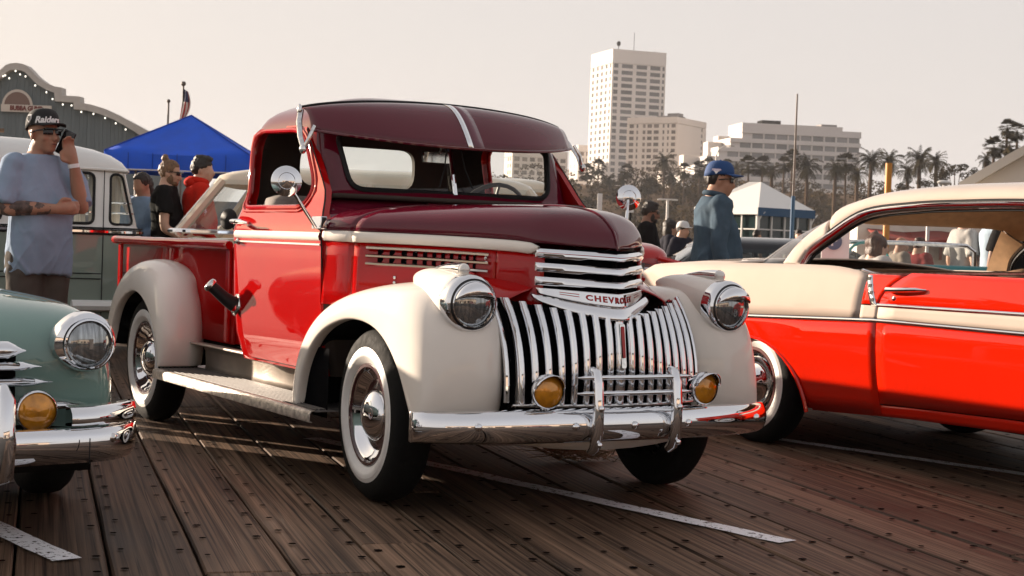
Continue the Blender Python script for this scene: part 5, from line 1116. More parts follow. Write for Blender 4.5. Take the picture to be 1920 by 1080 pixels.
# group by the canopy
p_ = ground_at(266, 15.0); o, hd, P = person('smiling dark haired woman in a pale blue top beside the camper bus', p_, 1.66, rad(-52), head=(rad(-8),rad(14)), arms={-1: dict(e=(.06,-.22,1.15),w=(.22,-.10,1.10),h=(.28,-.05,1.12)), 1: dict(e=(.05,.22,1.15),w=(.22,.10,1.08),h=(.27,.03,1.08))}, sk=SK3, top=cloth('pale_blue_top',(.25,.36,.52)), sleeve=.95, hair=HAIRD, hairstyle='pony', build=.9)
p_ = ground_at(309, 14.6); o, hd, P = person('man with a hair bun and glasses in a black t-shirt', p_, 1.775, rad(66), head=(rad(-12),rad(8)), sk=SK2, top=cloth('black_cotton',(.014,.013,.013)), sleeve=.42, hair=HAIRB, hairstyle='bun', glasses=True, beard=HAIRB, arms={-1: dict(e=(.02,-.25,1.13),w=(.20,-.20,1.02),h=(.27,-.17,1.02))})
p_ = ground_at(370, 14.7); o, hd, P = person('man with short dark hair in a bright red hooded sweatshirt', p_, 1.82, rad(78), head=(rad(-24),0), sk=SK2, top=cloth('red_fleece',(.52,.022,.012)), sleeve=.97, hair=HAIRD, hairstyle='short', hood=True, build=1.08, arms={-1: dict(e=(.02,-.27,1.13),w=(.16,-.22,.96),h=(.22,-.19,.93))})
o, hd, P = person('visitor in dark clothes standing just outside the frame beyond the phone caller', Vector((-4.95,-1.55,0)), 1.78, rad(20), sk=SK3, top=cloth('dark_top',(.03,.03,.04)), sleeve=.95, hair=HAIRD, hairstyle='short', build=1.3, vox=.018, long_top=True)  # added out of view, its shadow darkens the pickup bed
# right hand group
DENIM = cloth('denim_shirt', (.060,.092,.125), .2)
p_ = ground_at(1338, 11.2); o, hd, P = person('heavy set man in a denim shirt and blue cap looking away', p_, 1.72, rad(66), head=(rad(-16),rad(3)), sk=SK1, top=DENIM, sleeve=.97, cap=M('blue_cap',(.012,.055,.18),.8,bump=.15,bs=200), glasses=True, collar=True, build=1.25, vox=.012, hair=HAIRD, hairstyle='fade', arms={-1: dict(e=(-.03,-.275,1.14),w=(.05,-.27,.92),h=(.08,-.26,.84))}, long_top=True)
capo = bpy.data.objects[o['_cap']]
text('cap_lettering', 'SERIES', .022, M('pink_thread',(.62,.55,.66),.7), capo, fn=capside(0,1,-1.75), ext=.001, bold=.002, rem=.02)
MB().prism([(-.018,.0),(.018,.0),(.0,-.026)], lambda a,b: capside(0,1,-1.75)(Vector((a,b-.004,-.002))), lambda a,b: capside(0,1,-1.75)(Vector((a,b-.004,.002)))).obj('cap_emblem', WHITETHREAD, capo, 0); unmark(o)
p_ = ground_at(1213, 16.8); o, hd, P = person('bearded man with glasses in a black t-shirt holding a cup', p_, 1.60, rad(52), head=(0,rad(4)), sk=SK4, top=cloth('black_cotton'), sleeve=.45, hair=HAIRD, hairstyle='short', glasses=True, beard=HAIRD, build=1.12, arms={-1: dict(e=(.02,-.25,1.13),w=(.22,-.12,1.06),h=(.29,-.07,1.07)), 1: dict(e=(.03,.25,1.13),w=(.24,.12,1.06),h=(.30,.06,1.07))})
pc = Matrix.Translation(p_) @ Matrix.Rotation(rad(52),4,'Z') @ Matrix.Translation(P(.335,-.03,1.08)); cu = MB().lathe([(.0,-.05),(.030,-.05),(.038,.05),(.036,.05),(.028,-.04)], 16).obj('paper_cup', M('cup_white',(.6,.6,.6),.5), None, 60); cu.matrix_world = pc; MB().lathe([(.040,.048),(.040,.056),(0,.058)], 16).obj('lid', M('black_rubber'), cu, 60); tag(cu, 'small cup in the hand of the bearded man', 'cup')
p_ = ground_at(1430, 12.4); o, hd, P = person('person with close cropped dark hair, only the head showing behind the cream wing', p_, 1.42, rad(75), head=(rad(-8),rad(10)), sk=SK3, top=cloth('dark_top',(.03,.03,.04)), sleeve=.95, hair=HAIRD, hairstyle='short', sit=True, vox=.012)
sb_ = MB().box((0,0,.20),(.42,.42,.05)); so_ = sb_.obj('stool', M('stool_wood',(.12,.07,.04),.6), None, 0, bev=.01); so_.location = p_+Vector((-.0,0,.04)); tag(so_, 'low wooden stool under the person with close cropped hair', 'stool')
for sx in (-.17,.17):
    for sy in (-.17,.17): MB().box((sx,sy,.07),(.04,.04,.22)).obj('leg', M('stool_wood'), so_)
# distant visitors
far_ = [(1253,21,1.50,60,SK3,cloth('dark_top'),HAIRD,'long',None,'dark haired visitor in the distance next to the person in a white cap'),
        (1277,20.4,1.46,20,SK2,cloth('dark_top'),HAIRD,'short',M('white_cap',(.6,.6,.6),.8),'distant visitor in a white cap beside the black car'),
        (1417,34,1.60,80,SK4,cloth('dark_top'),HAIRD,'short',None,'dark haired visitor standing in front of the kiosk windows'),
        (1497,30,1.58,-40,SK2,cloth('white_top',(.42,.40,.38)),HAIRD,'short',None,'distant visitor in white at the corner of the kiosk'),
        (1642,11.25,1.25,75,SK2,cloth('white_top'),HAIRR,'long',None,'person with long auburn hair seen from behind through the hardtop window'),
        (1687,17.7,1.335,70,SK1,cloth('cream_top',(.22,.18,.15)),None,'',None,'bald person seen from behind through the hardtop window'),
        (1722,18.1,1.33,90,SK3,cloth('maroon_top',(.18,.03,.03)),HAIRR,'short',None,'reddish haired visitor beside the bald person through the hardtop window'),
        (1862,17.5,1.74,60,SK2,cloth('pale_shirt',(.34,.42,.50)),HAIRD,'short',None,'person in a pale blue and white shirt seen through the far side window'),
        (1806,17.9,1.68,75,SK2,cloth('white_top'),HAIRB,'short',None,'person in white seen through the rear corner of the hardtop glass'),
        (1908,15.6,1.74,149,SK4,cloth('black_cotton'),HAIRD,'short',None,'person in a black t-shirt with yellow lettering on its back')]
for u, d, H, yw, sk_, tp_, hr, hs, cp_, lb in far_:
    p_ = ground_at(u, d); o, hd, P = person(lb, p_, H, rad(yw), sk=sk_, top=tp_, sleeve=.45, hair=hr, hairstyle=hs, cap=cp_, vox=.016); unmark(o)
    if 'lettering' in lb:
        for k, (tx, sz) in enumerate((('AUDIO',.11),('CREW',.10))): text('shirt_lettering', tx, sz, M('yellow_print',(.62,.36,.06),.8), o, fn=lambda p: Vector((-.165-p.z+.3*p.x*p.x, -p.x, 1.36-.11*k+p.y)), ext=.012, bold=.004)
# ------------------------------------------------------------------ background: buildings, bluff, palms, street furniture
FW = Vector((fwd[0],fwd[1],0)).normalized()
def facade(name, label, u, D, phi, w1, w2, z0, z1, fl, cols1, cols2, wallc, winm, base_off=0., pier=.35, sill=.9, cat='building', top=3.0, fh=None):
    c = ground_at(u, D); e1 = (FR*math.cos(phi)+FW*math.sin(phi)); ang = math.atan2(e1.y, e1.x)
    r = empty(name, (c.x,c.y,z0), ang, label, cat); H = z1-z0
    MB().box((w1/2+.2,w2/2+.2,H/2),(w1-.4,w2-.4,H)).obj('wall', wallc, r, 0)
    MB().box((w1/2,w2/2,H-top/2+.3),(w1,w2,top)).obj('parapet', wallc, r, 0)
    fh = fh or (H-top)/fl; fr = MB()
    wm = {}
    def win(w, axis):
        k = (round(w,2),axis)
        if k not in wm:
            mb = MB().box((0,0,0),(w,.12,fh-sill) if axis == 0 else (.12,w,fh-sill)); me = mb.mesh('window',0); me.materials.append(winm); wm[k] = me
        return wm[k]
    for i in range(fl):
        zt = H-top-fh*i; fr.box((w1/2,.1,zt-fh+sill/2),(w1,.2,sill)); fr.box((.1,w2/2+.1,zt-fh+sill/2),(.2,w2-.2,sill))
        for cl, ax in ((cols1,0),(cols2,1)):
            for a, b in cl:
                o = bpy.data.objects.new('window', win(b-a,ax)); COL.objects.link(o); o.parent = r; zc = zt-(fh-sill)/2
                o.location = ((a+b)/2,.20,zc) if ax == 0 else (.20,(a+b)/2,zc)
    for cl, ax, w in ((cols1,0,w1),(cols2,1,w2)):
        ed = [0]+[q for ab in cl for q in ab]+[w]
        for a, b in zip(ed[::2], ed[1::2]):
            if b-a > .05: fr.box(((a+b)/2,.14,(H-top)/2),(b-a,.26,H-top)) if ax == 0 else fr.box((.13,(a+b)/2+.02,(H-top)/2),(.28,b-a-.02,H-top))
    fr.obj('facade_frame', wallc, r, 0); return r
WIN = M('tower_window', (.10,.092,.09), .15, spec=.6, objrand=.5); WIN2 = M('hotel_window', (.14,.11,.09), .3, objrand=.5)
TW = M('tower_concrete', (.66,.61,.57), .85, var=.06, vs=.05); HW = M('hotel_wall', (.68,.61,.55), .85, var=.05, vs=.06); OW = M('office_wall', (.60,.56,.54), .85, var=.05, vs=.05)
BZ = 20.0
tcol1 = [(.8,2.9),(4.6,10.0),(11.8,17.0),(18.6,23.6),(24.6,25.7)]; tcol2 = [(1.2,3.0),(5.5,8.0),(10.6,13.4),(16,18.6),(21.3,24)]
tower = facade('high_rise_tower', 'tall white high-rise office tower with vertical piers and a flat top', 1136, 700, rad(19), 26.3, 26, BZ, 90.6, 22, tcol1, tcol2, TW, WIN, top=6.2, sill=1.15, fh=2.93)
for x, y, h, rr in ((14,9,9.5,.12),(6,8,4.5,.16),(20,16,1.5,.5),(23,6,1.2,.35)): MB().cyl((x,y,70),(x,y,70.7+h),rr,6).obj('roof_aerial', UNDER, tower, 0)
MB().ell((6,8,74.5),(1.0,1.0,1.2),8,6).obj('roof_dish', UNDER, tower)
hcol2 = [(.8,2.6),(3.6,4.4),(5.6,6.4),(8.0,10.2),(11.0,13.0),(13.8,15.0),(17.0,17.8),(18.9,20.9)]
hotel = facade('hotel_block', 'cream hotel block with rows of small windows standing in front of the tower', 1262, 600, rad(58), 26, 22, BZ, 52.5, 12, [(21.5,22.8)], hcol2, HW, WIN2, top=2.4, sill=1.0, fh=2.38)
for a, b, h in ((10,18,1.5),(12,16,2.6),(3,5,.8)): MB().box(((a+b)/2,8,32.8+h/2),(b-a,5,h)).obj('roof_plant', M('plant_grey',(.22,.20,.19),.8), hotel, 0)
# terraced office block, one storey at a time
c = ground_at(1384, 560); off = empty('terraced_office', (c.x,c.y,17.0), math.atan2((FR*math.cos(rad(9))+FW*math.sin(rad(9))).y, (FR*math.cos(rad(9))+FW*math.sin(rad(9))).x), 'long white office block with a stepped terraced end and ribbon windows', 'building')
fhh = 3.42; W_ = 45.0; OWIN = M('office_window', (.19,.185,.185), .3, objrand=.3)
for i in range(8):
    x0 = -4.3*max(0,i); z1 = 29.0-fhh*i; z0 = z1-fhh if i else z1-fhh*1.0
    MB().box(((x0+W_)/2,9,z0+fhh/2),(W_-x0-.6,16,fhh)).obj('storey_core', OW, off, 0)
    MB().box(((x0+W_)/2,9,z0+fhh*.78),(W_-x0,17.2,fhh*.44 if i else fhh*.44+.02)).obj('storey_band', OW, off, 0)
    if i == 0: MB().box((W_*.42,9,z1+1.1),(W_*.84,17,2.2)).obj('parapet', OW, off, 0); MB().box((W_*.92,9,z1+.35),(W_*.16,17,.8)).obj('parapet', OW, off, 0)
    n = int((W_-x0)/4.55)
    for k in range(n):
        x = W_-2.6-4.55*k
        w__ = bpy.data.objects.get('_ow') 
        mb = MB().box((0,0,0),(3.9,.15,fhh*.52)); 
        if 'ow' not in plank_me: me = mb.mesh('window',0); me.materials.append(OWIN); plank_me['ow'] = me
        o = bpy.data.objects.new('window', plank_me['ow']); COL.objects.link(o); o.parent = off; o.location = (x,.93,z0+fhh*.28)
        if k < n-1:
            if 'opier' not in plank_me: me = MB().box((0,0,0),(.5,.4,fhh*.56)).mesh('pier',0); me.materials.append(OW); plank_me['opier'] = me
            o = bpy.data.objects.new('pier', plank_me['opier']); COL.objects.link(o); o.parent = off; o.location = (x-2.28,.75,z0+fhh*.28)
MB().box((13,10,32.2),(7,6,1.6)).obj('roof_plant', UNDER, off, 0); MB().box((35,10,31.3),(6,6,2.4)).obj('roof_plant', M('plant_grey'), off, 0)
for (x,y,z,dx,dz) in ((-5,14,22,9,5),(-12,16,17,12,5),(-19,18,11,13,5),(2,20,25,12,4.5),(-27,14,5,12,5)): MB().box((x,y,z),(dx,6,dz)).obj('terrace_block', HW, off, 0)
facade('grey_flats', 'hazy grey block of flats left of the tower, partly hidden by the pickup visor', 1048, 780, rad(20), 14, 10, BZ, 40, 6, [(1,3.2),(4.4,6.8),(8,10.4),(11.4,13.2)], [(2,4),(6,8)], OW, WIN2, top=2.4, sill=1.2)
facade('grey_tower_flats', 'narrow grey slab building touching the left side of the tower', 1078, 760, rad(25), 8, 9, BZ, 51, 9, [(.8,3.2),(4.4,7.2)], [(2,4),(5.4,7.6)], TW, WIN2, top=3, sill=1.2)
facade('pale_block', 'pale low block of flats far behind the pickup windscreen', 955, 700, rad(15), 26, 14, BZ, 44, 7, [(1+3.6*k,3.4+3.6*k) for k in range(7)], [(2,4),(6,8)], HW, WIN2, top=3, sill=1.2)
# hills and bluff
gs = MB().grid([[(x,y,-.6) for x in (-2050,-900,250)] for y in (-600,550,1700)]).obj('beach_ground', M('beach_sand',(.26,.20,.14),.95,var=.2,vs=.05,spec=.05), None, 0); tag(gs, kind='structure')
rws = []
for v in range(5):
    row = []
    for k in range(41):
        u = -300+k*70; D = 1150+v*120; ht = (1-abs(v-2)/2.2)*(62+20*math.sin(k*.61)+14*math.sin(k*1.7+1)) * (1.1 if 900 < u < 1250 else .35); p = ground_at(u, D); row.append((p.x,p.y,max(-2,ht)))
    rws.append(row)
HILL = M('far_hill', (.12,.10,.08), .95); tag(MB().grid(rws).obj('hills', HILL, None, 180), kind='structure')
BUSH = M('scrub_leaf', (.066,.042,.014), .9, spec=.02, var=.4, vs=.12, objrand=.2); BLUFFM = M('bluff_earth', (.17,.11,.065), .95, spec=.02, var=.4, vs=.06, bump=.6, bs=.5)
rws = []
from mathutils import noise
for k in range(70):
    u = 880+k*17; row = []
    for D, h in ((150,-.2),(300,.4),(380,4),(420,11),(455,17.5),(490,21),(560,21.2),(900,21.4)):
        p = ground_at(u, D); n_ = noise.noise(Vector((p.x*.02,p.y*.02,1)))*3; row.append((p.x,p.y,h+(n_ if 3 < h < 20 else 0)))
    rws.append(row)
tag(MB().grid(rws).obj('bluff', BLUFFM, None, 180), kind='structure')
def clump(mb, c, r, n, leaf, rng, flat=.75):
    for _ in range(n):
        while True:
            q = Vector((rng.uniform(-1,1),rng.uniform(-1,1),rng.uniform(-1,1)))
            if .35 < q.length < 1: break
        d = q.normalized()*(.55+.45*q.length); p = Vector(c)+Vector((d.x*r,d.y*r,d.z*r*flat)); s_ = leaf*rng.uniform(.6,1.3)
        a = Vector((rng.gauss(0,1),rng.gauss(0,1),rng.gauss(0,.6))).normalized(); b_ = a.cross(Vector((rng.gauss(0,1),rng.gauss(0,1),rng.gauss(0,1)))).normalized()
        mb.add([p-a*s_,p+b_*s_*.7,p+a*s_,p-b_*s_*.7],[(0,1,2,3)])
rng = random.Random(11); sb = MB()
for k in range(560):
    u = rng.uniform(890,2000); D = rng.uniform(345,485); h = float(np.interp(D,[300,380,420,455,490],[.4,4,11,17.5,21])); p = ground_at(u, D); r = rng.choice((1.2,1.6,2.0,2.6,3.4,5.2))*rng.uniform(.8,1.25)*(1 if u < 1330 else .75)
    if 1270 < u < 1330 and D < 410: continue
    clump(sb, (p.x,p.y,h+r*.45), r, int(60+r*48), .38, rng)
bo = sb.obj('hillside_scrub', BUSH, None, 0); tag(bo, kind='stuff')
sb = MB()
for k in range(110):
    u = rng.uniform(1030,2000); D = rng.uniform(200,330); p = ground_at(u, D); r = rng.uniform(.9,2.4)
    clump(sb, (p.x,p.y,r*.5), r, int(40+r*20), .35, rng)
tag(sb.obj('beach_park_bushes', BUSH, None, 0), kind='stuff')
# palms
PTR = M('palm_trunk', (.09,.06,.04), .9, spec=.05, var=.3, vs=3, bump=.5, bs=6); PFR = M('palm_frond', (.036,.027,.010), .8, spec=.05, var=.35, vs=.8, objrand=.25)
def palm_mesh(kind, seed):
    rg = random.Random(seed); mb = MB(); R = 1.0
    if kind == 'feather':
        for i in range(64):
            az = rg.uniform(0,2*PI); el = rg.uniform(-.8,1.3); L_ = R*rg.uniform(.85,1.1); d = Vector((math.cos(az)*math.cos(el),math.sin(az)*math.cos(el),math.sin(el))); sd = Vector((-math.sin(az),math.cos(az),0)); p = Vector((0,0,0)); pts = [p]
            for s_ in range(5): d = (d+Vector((0,0,-.20-.04*s_))).normalized(); p = p+d*L_/5; pts.append(p)
            for j in range(5):
                a, b_ = pts[j], pts[j+1]; w = .21*(1-.13*j)
                for s in (-1,1):
                    for f_ in (0,.5):
                        q = a+(b_-a)*f_; q2 = a+(b_-a)*(f_+.36); o_ = sd*s*w+Vector((0,0,-.05-.02*j))+(b_-a).normalized()*.06; mb.add([q,q2,q2*.35+q*.65+o_],[(0,1,2)])
    else:
        for i in range(52):
            az = rg.uniform(0,2*PI); el = rg.uniform(-1.1,1.4); d = Vector((math.cos(az)*math.cos(el),math.sin(az)*math.cos(el),math.sin(el))); c_ = d*R*rg.uniform(.45,.6); sd = Vector((-math.sin(az),math.cos(az),0)); u2 = d.cross(sd)
            mb.add([Vector((0,0,0))-sd*.01, c_, Vector((0,0,0))+sd*.01],[(0,1,2)])
            for k in range(9):
                a = -1.25+2.5*k/8; t = d*math.cos(a)+sd*math.sin(a); L_ = R*rg.uniform(.38,.5); s2 = d*-math.sin(a)+sd*math.cos(a); tip = c_+t*L_+Vector((0,0,-.10)); mb.add([c_, c_+t*L_*.55+s2*.04, tip, c_+t*L_*.55-s2*.04],[(0,1,2,3)])
        for i in range(26):   # hanging dead skirt
            az = rg.uniform(0,2*PI); p = Vector((math.cos(az)*.10,math.sin(az)*.10,-.1)); q = p+Vector((math.cos(az)*rg.uniform(.12,.3),math.sin(az)*rg.uniform(.12,.3),-rg.uniform(.35,.85))); s_ = Vector((-math.sin(az),math.cos(az),0))*.05; mb.add([p-s_,p+s_,q],[(0,1,2)])
    me = mb.mesh('palm_crown', 0); me.materials.append(PFR); return me
PM = {('feather',i): palm_mesh('feather',i) for i in range(3)}; PM.update({('fan',i): palm_mesh('fan',i+9) for i in range(3)})
lean_words = ['slim','tall','leaning','stout','ragged','short','dense','sparse']
PL = [(1101,322,470,13,'fan','beside the left foot of the tower'),(1122,314,465,13,'fan','against the left face of the tower'),(1140,338,460,12,'feather','low under the front face of the tower'),(1168,333,470,10,'fan','between the tower and the hotel'),(1176,322,455,12,'fan','at the left corner of the hotel'),(1214,340,460,11,'feather','low before the hotel windows'),(1246,303,440,17,'feather','tallest before the right half of the hotel'),(1259,331,440,13,'feather','just right of the tallest hotel palm'),(1283,320,430,12,'fan','at the right corner of the hotel'),(1312,318,420,13,'fan','below the lowest office terrace'),(1330,308,430,10,'fan','left of the curved street lamp'),(1364,308,430,9,'fan','right of the curved street lamp'),(1380,318,400,14,'feather','behind the blue cap'),
 (1403,310,360,15,'fan','behind the kiosk roof, first from the lamp'),(1430,310,360,15,'fan','behind the kiosk roof ridge'),(1447,320,330,13,'feather','low behind the kiosk roof apex'),(1470,309,350,13,'fan','left of the tall thin mast'),(1486,298,345,15,'fan','directly behind the tall thin mast'),(1513,312,330,21,'feather','dense and round right of the mast'),(1567,318,320,17,'feather','below the right end of the office'),(1586,306,330,16,'fan','under the office corner windows'),(1607,325,310,16,'feather','left of the orange pole'),(1634,300,290,21,'feather','at the right edge of the office'),(1668,302,280,21,'feather','behind the top of the orange pole'),(1702,322,290,15,'feather','right of the orange pole, lower one'),(1724,300,275,22,'feather','left of the dark broad tree'),(1755,302,270,17,'feather','overlapping the dark broad tree'),(1864,276,230,17,'fan','beside the white gable roof edge'),(1889,240,230,13,'fan','tallest above the white gable'),(1907,246,235,13,'fan','right of the tallest one above the gable'),(1893,272,225,15,'fan','low behind the white gable edge'),(1850,300,240,13,'feather','lowest at the foot of the gable edge')]
for i, (u, v, D, rp, kd, wh) in enumerate(PL):
    p = at(u, v, D); cr_ = rp*D/FPX*1.6; gz = float(np.interp(D,[300,380,420,455,490],[.4,4,11,17.5,21])) if u > 880 else 0; gz = min(gz, p.z-3)
    r = empty('palm_tree', (p.x,p.y,gz), rng.uniform(0,6), '%s palm %s' % ('feathery' if kd == 'feather' else 'fan', wh), 'palm tree', 'palms along the bluff')
    h = p.z-gz; tk = .22 if kd == 'fan' else .38; bend = rng.uniform(-.5,.5)
    MB().tube([(bend*(t**2-1)*1.0,0,h*t) for t in ls(0,1,6)], [tk*1.25]+[tk]*4+[tk*.8], 7).obj('trunk', PTR, r, 60)
    o = bpy.data.objects.new('crown', PM[(kd,i%3)]); COL.objects.link(o); o.parent = r; o.location = (0,0,h); o.scale = (cr_,cr_,cr_*rng.uniform(.9,1.05)); o.rotation_euler = (0,0,rng.uniform(0,6))
LEAF = M('broad_leaf', (.034,.024,.009), .9, spec=.02, var=.5, vs=.5)
for u, v, D, rp, wh in ((1790,322,262,26,'dark broad tree with brownish top beyond the cream car roof'),(1765,335,268,20,'dark bushy tree under the feathery palms beyond the cream roof'),(1826,330,255,17,'sparse dark tree at the foot of the white gable'),(1735,345,270,16,'low dark bush between palm trunks beyond the cream roof'),(1690,350,285,14,'olive low bush right of the orange pole'),(1215,352,430,22,'round dark tree on the slope below the hotel'),(1160,365,420,22,'brown green tree on the slope below the tower'),(1100,385,400,24,'hazy tree low on the slope behind the far mirror'),(1255,392,380,20,'dark tree low on the slope beside the double lamp'),(1350,352,380,20,'dark tree behind the man in the blue cap')):
    p = at(u, v, D); R = rp*D/FPX; gz = max(0,min(p.z-R*1.3, float(np.interp(D,[300,380,420,455,490],[.4,4,11,17.5,21])))); r = empty('broadleaf_tree', (p.x,p.y,gz), 0, wh, 'tree', 'broad trees on the slope'); h = p.z-gz; mb = MB()
    for k in range(12):
        q = Vector((rng.gauss(0,.45),rng.gauss(0,.45),rng.gauss(0,.34)))*R; clump(mb, (q.x,q.y,h+q.z), R*rng.uniform(.28,.5), 85, R*.075, rng)
    mb.obj('crown', LEAF, r, 0); tb = MB().tube([(0,0,0),(.1*R,0,h*.6),(0,0,h)], [R*.09,R*.07,R*.03], 7); tb.tube([(0,0,h*.5),(R*.4,R*.2,h+.2*R)], [R*.05,R*.02], 6); tb.tube([(0,0,h*.45),(-R*.4,-R*.1,h+.1*R)], [R*.05,R*.02], 6); tb.obj('trunk', PTR, r, 60)
# kiosk
KW = M('kiosk_white', (.70,.68,.65), .5); KB = M('kiosk_blue', (.020,.075,.16), .7); KG = M('kiosk_glass', (.02,.035,.036), .1)
c = ground_at(1419, 67); e1 = FR*math.cos(rad(40))+FW*math.sin(rad(40)); kk = empty('kiosk', (c.x,c.y,0), math.atan2(e1.y,e1.x), 'white kiosk with a hipped canvas roof, blue valance and grid windows', 'kiosk')
w = 3.55; ez = 3.08
MB().add([(-.12,-.12,ez),(w+.12,-.12,ez),(w+.12,w+.12,ez),(-.12,w+.12,ez),(w*.55,w*.45,ez+1.22),(w*.50,w*.60,ez+1.22)],[(0,1,4),(1,2,5,4),(2,3,5),(3,0,4,5)]).obj('roof', KW, kk, 0)
for nm, c_, d_, mt in (('blue_valance',(w/2,-.12,ez-.17),(w+.24,.03,.36),KB),('white_valance',(-.12,w/2,ez-.15),(.03,w+.2,.30),KW),('base_wall',(w/2,w/2,.40),(w-.1,w-.1,.8),KW),('glass',(w/2,w/2,1.75),(w-.16,w-.16,2.0),KG),('top_beam',(w/2,w/2,ez-.12),(w-.06,w-.06,.24),KW)): MB().box(c_,d_).obj(nm, mt, kk, 0)
for k in range(5):
    x = .04+k*(w-.08)/4
    for c_ in ((x,0.0,1.75),(0.0,x,1.75)): MB().box(c_,(.09,.09,2.1) if k in (0,4) else (.06,.06,2.1)).obj('mullion', KW, kk, 0)
for z in (.86,1.55,2.15): MB().box((w/2,.02,z),(w,.05,.05)).obj('glazing_bar', KW, kk, 0); MB().box((.02,w/2,z),(.05,w,.05)).obj('glazing_bar', KW, kk, 0)
for sx in (0,w): MB().tube([(sx,-.02,2.45),(sx+.12,-.1,2.75),(sx+.3,-.12,2.9)], .03, 6).obj('bracket', KW, kk)
# poles, lamps and signs
def post(name, label, cat, u0, v0, v1, D, r, mat, r2=None):
    p = at(u0, v0, D); q = empty(name, (p.x,p.y,0), math.atan2(FR.y,FR.x), label, cat); MB().cyl((0,0,0),(0,0,p.z),r,8,r2).obj('pole', mat, q, 60); return q, p.z
POLE = M('grey_pole', (.30,.28,.27), .5); WP = M('white_pole', (.62,.60,.58), .5)
q, h = post('mast', 'very tall thin mast rising above the white kiosk', 'mast', 1495, 176, 0, 40, .045, M('dark_mast',(.10,.075,.065),.5), .022); MB().box((-.04,0,2.95),(.16,.05,.03)).obj('crossbar', POLE, q); MB().cyl((0,0,.1),(0,0,2.6),.055,8).obj('blue_sleeve', KB, q)
q, h = post('orange_pole', 'orange pole rising behind the cream hardtop roof', 'pole', 1667, 306, 0, 30, .065, M('orange_pole_paint',(.55,.22,.02),.5))
q, h = post('street_lamp', 'white street lamp with a curved arm above the blue cap', 'street lamp', 1343, 290, 0, 130, .09, WP, .07); MB().tube([(0,0,h-.1),(.2,0,h+.45),(.7,0,h+.75),(1.1,0,h+.78)], .05, 6).obj('arm', WP, q); MB().box((1.25,0,h+.76),(.45,.2,.10)).obj('lamp_head', POLE, q)
q, h = post('twin_lamp', 'white double-arm street lamp in front of the scrubby slope', 'street lamp', 1252, 374, 0, 110, .09, WP); MB().box((0,0,h),(1.2,.14,.10)).obj('arm', WP, q)
for s in (-1,1): MB().box((s*.52,0,h-.02),(.38,.2,.09)).obj('lamp_head', WP, q)
for u, v, D, w_, hh, lb in ((1125,363,24,.075,.27,'slim white upright panel on a thin pole, lower of the two'),(1183,355,24,.10,.36,'slim white upright panel on a black pole, larger of the two')):
    q, h = post('sign_panel', lb, 'sign', u, v, 0, D, .022, M('black_rubber')); MB().box((0,-.03,h-hh/2),(w_,.02,hh)).obj('panel', M('sign_white',(.72,.71,.70),.5), q, 0, bev=.004)
q, h = post('lamp_head_post', 'small white lamp head peeping over the cream hardtop roof', 'street lamp', 1770, 342, 0, 60, .05, WP); MB().ell((0,0,h),(.28,.16,.09),12,6).obj('lamp_head', WP, q)
# white gabled hall on the right
c = ground_at(1796, 36); gb = empty('gabled_hall', (c.x,c.y,0), math.atan2(FR.y,FR.x)-rad(20), 'white gabled building with a broad roof edge at the far right', 'building'); GW = M('gable_white', (.68,.62,.54), .7); GT = M('gable_trim', (.62,.56,.48), .6)
z0 = at(1797,341,36).z; sl_ = (at(1920,268,36).z-z0)/((1920-1797)*36/FPX)
MB().prism([(.1,0),(9,0),(9,z0+sl_*4.5),(4.6,z0+sl_*4.6),(.1,z0-.05)], lambda a,b: (a,.35,b), lambda a,b: (a,9,b)).obj('wall', GW, gb, 0)
for s, x0, x1 in ((1,-.05,4.7),(-1,9.4,4.6)): 
    MB().prism([(x0,z0-.02),(x1,z0+sl_*4.7),(x1,z0+sl_*4.7-.20),(x0+.1*s,z0-.20)], lambda a,b: (a,0,b), lambda a,b: (a,9.2,b)).obj('roof', GT, gb, 0)
# stall with a red awning seen through the hardtop windows
c = ground_at(1640, 34); st_ = empty('awning_stall', (c.x,c.y,0), math.atan2(FR.y,FR.x), 'pale stall with a long dark red awning seen through the hardtop windows', 'stall'); AW = M('red_awning', (.22,.025,.015), .8, var=.2, vs=4)
MB().box((1.4,1.4,1.02),(3.4,2.0,2.04)).obj('wall', GW, st_, 0); MB().grid([[(x,y,z-.06*math.sin(x*2.2)**2) for x in ls(-.1,2.9,12)] for y, z in ((.5,1.75),(-.6,1.52),(-.62,1.44))]).obj('awning', AW, st_, 60, solid=.02)
for x in (0,1.0,2.05): MB().cyl((x,-.55,0),(x,-.55,1.5 if x != 1.0 else 2.1),.04,8).obj('post', WP, st_)
MB().box((.6,-.3,.95),(1.4,.5,.06)).obj('counter', WP, st_); 
for k in range(9):
    MB().box((.9+.2*k,.2,1.22),(.05+.03*(k%3),.08,.22+.06*(k%2))).obj('hanging_goods', M('goods_%d' % (k%4), ((.35,.28,.2),(.12,.10,.09),(.5,.45,.4),(.3,.08,.05))[k%4],.7), st_)
c = ground_at(1563, 13.5); pz = at(1563,453,13.5).z; ps = empty('parking_sign', (c.x,c.y,0), math.atan2(FR.y,FR.x), 'white parking sign with a blue disc seen through the hardtop glass', 'sign')
MB().box((.02,.02,pz-.04),(.24,.015,.34)).obj('plate', M('sign_white'), ps, 0); MB().lathe([(.0,0),(.072,0),(.072,.006),(0,.008)], 24, axis_m((0,0,pz),(0,-1,0))).obj('blue_disc', M('sign_blue',(.02,.05,.16),.5), ps, 0)
text('letter', 'P', .115, M('sign_white'), ps, M4=frame_m((0,-.012,pz),(1,0,0),(0,0,1)), ext=.002, bold=.003); MB().cyl((.02,.04,0),(.02,.04,pz),.02,8).obj('post', POLE, ps); MB().box((.04,.0,pz-.20),(.17,.01,.06)).obj('lower_plate', M('sign_tan',(.35,.18,.07),.7), ps, 0)
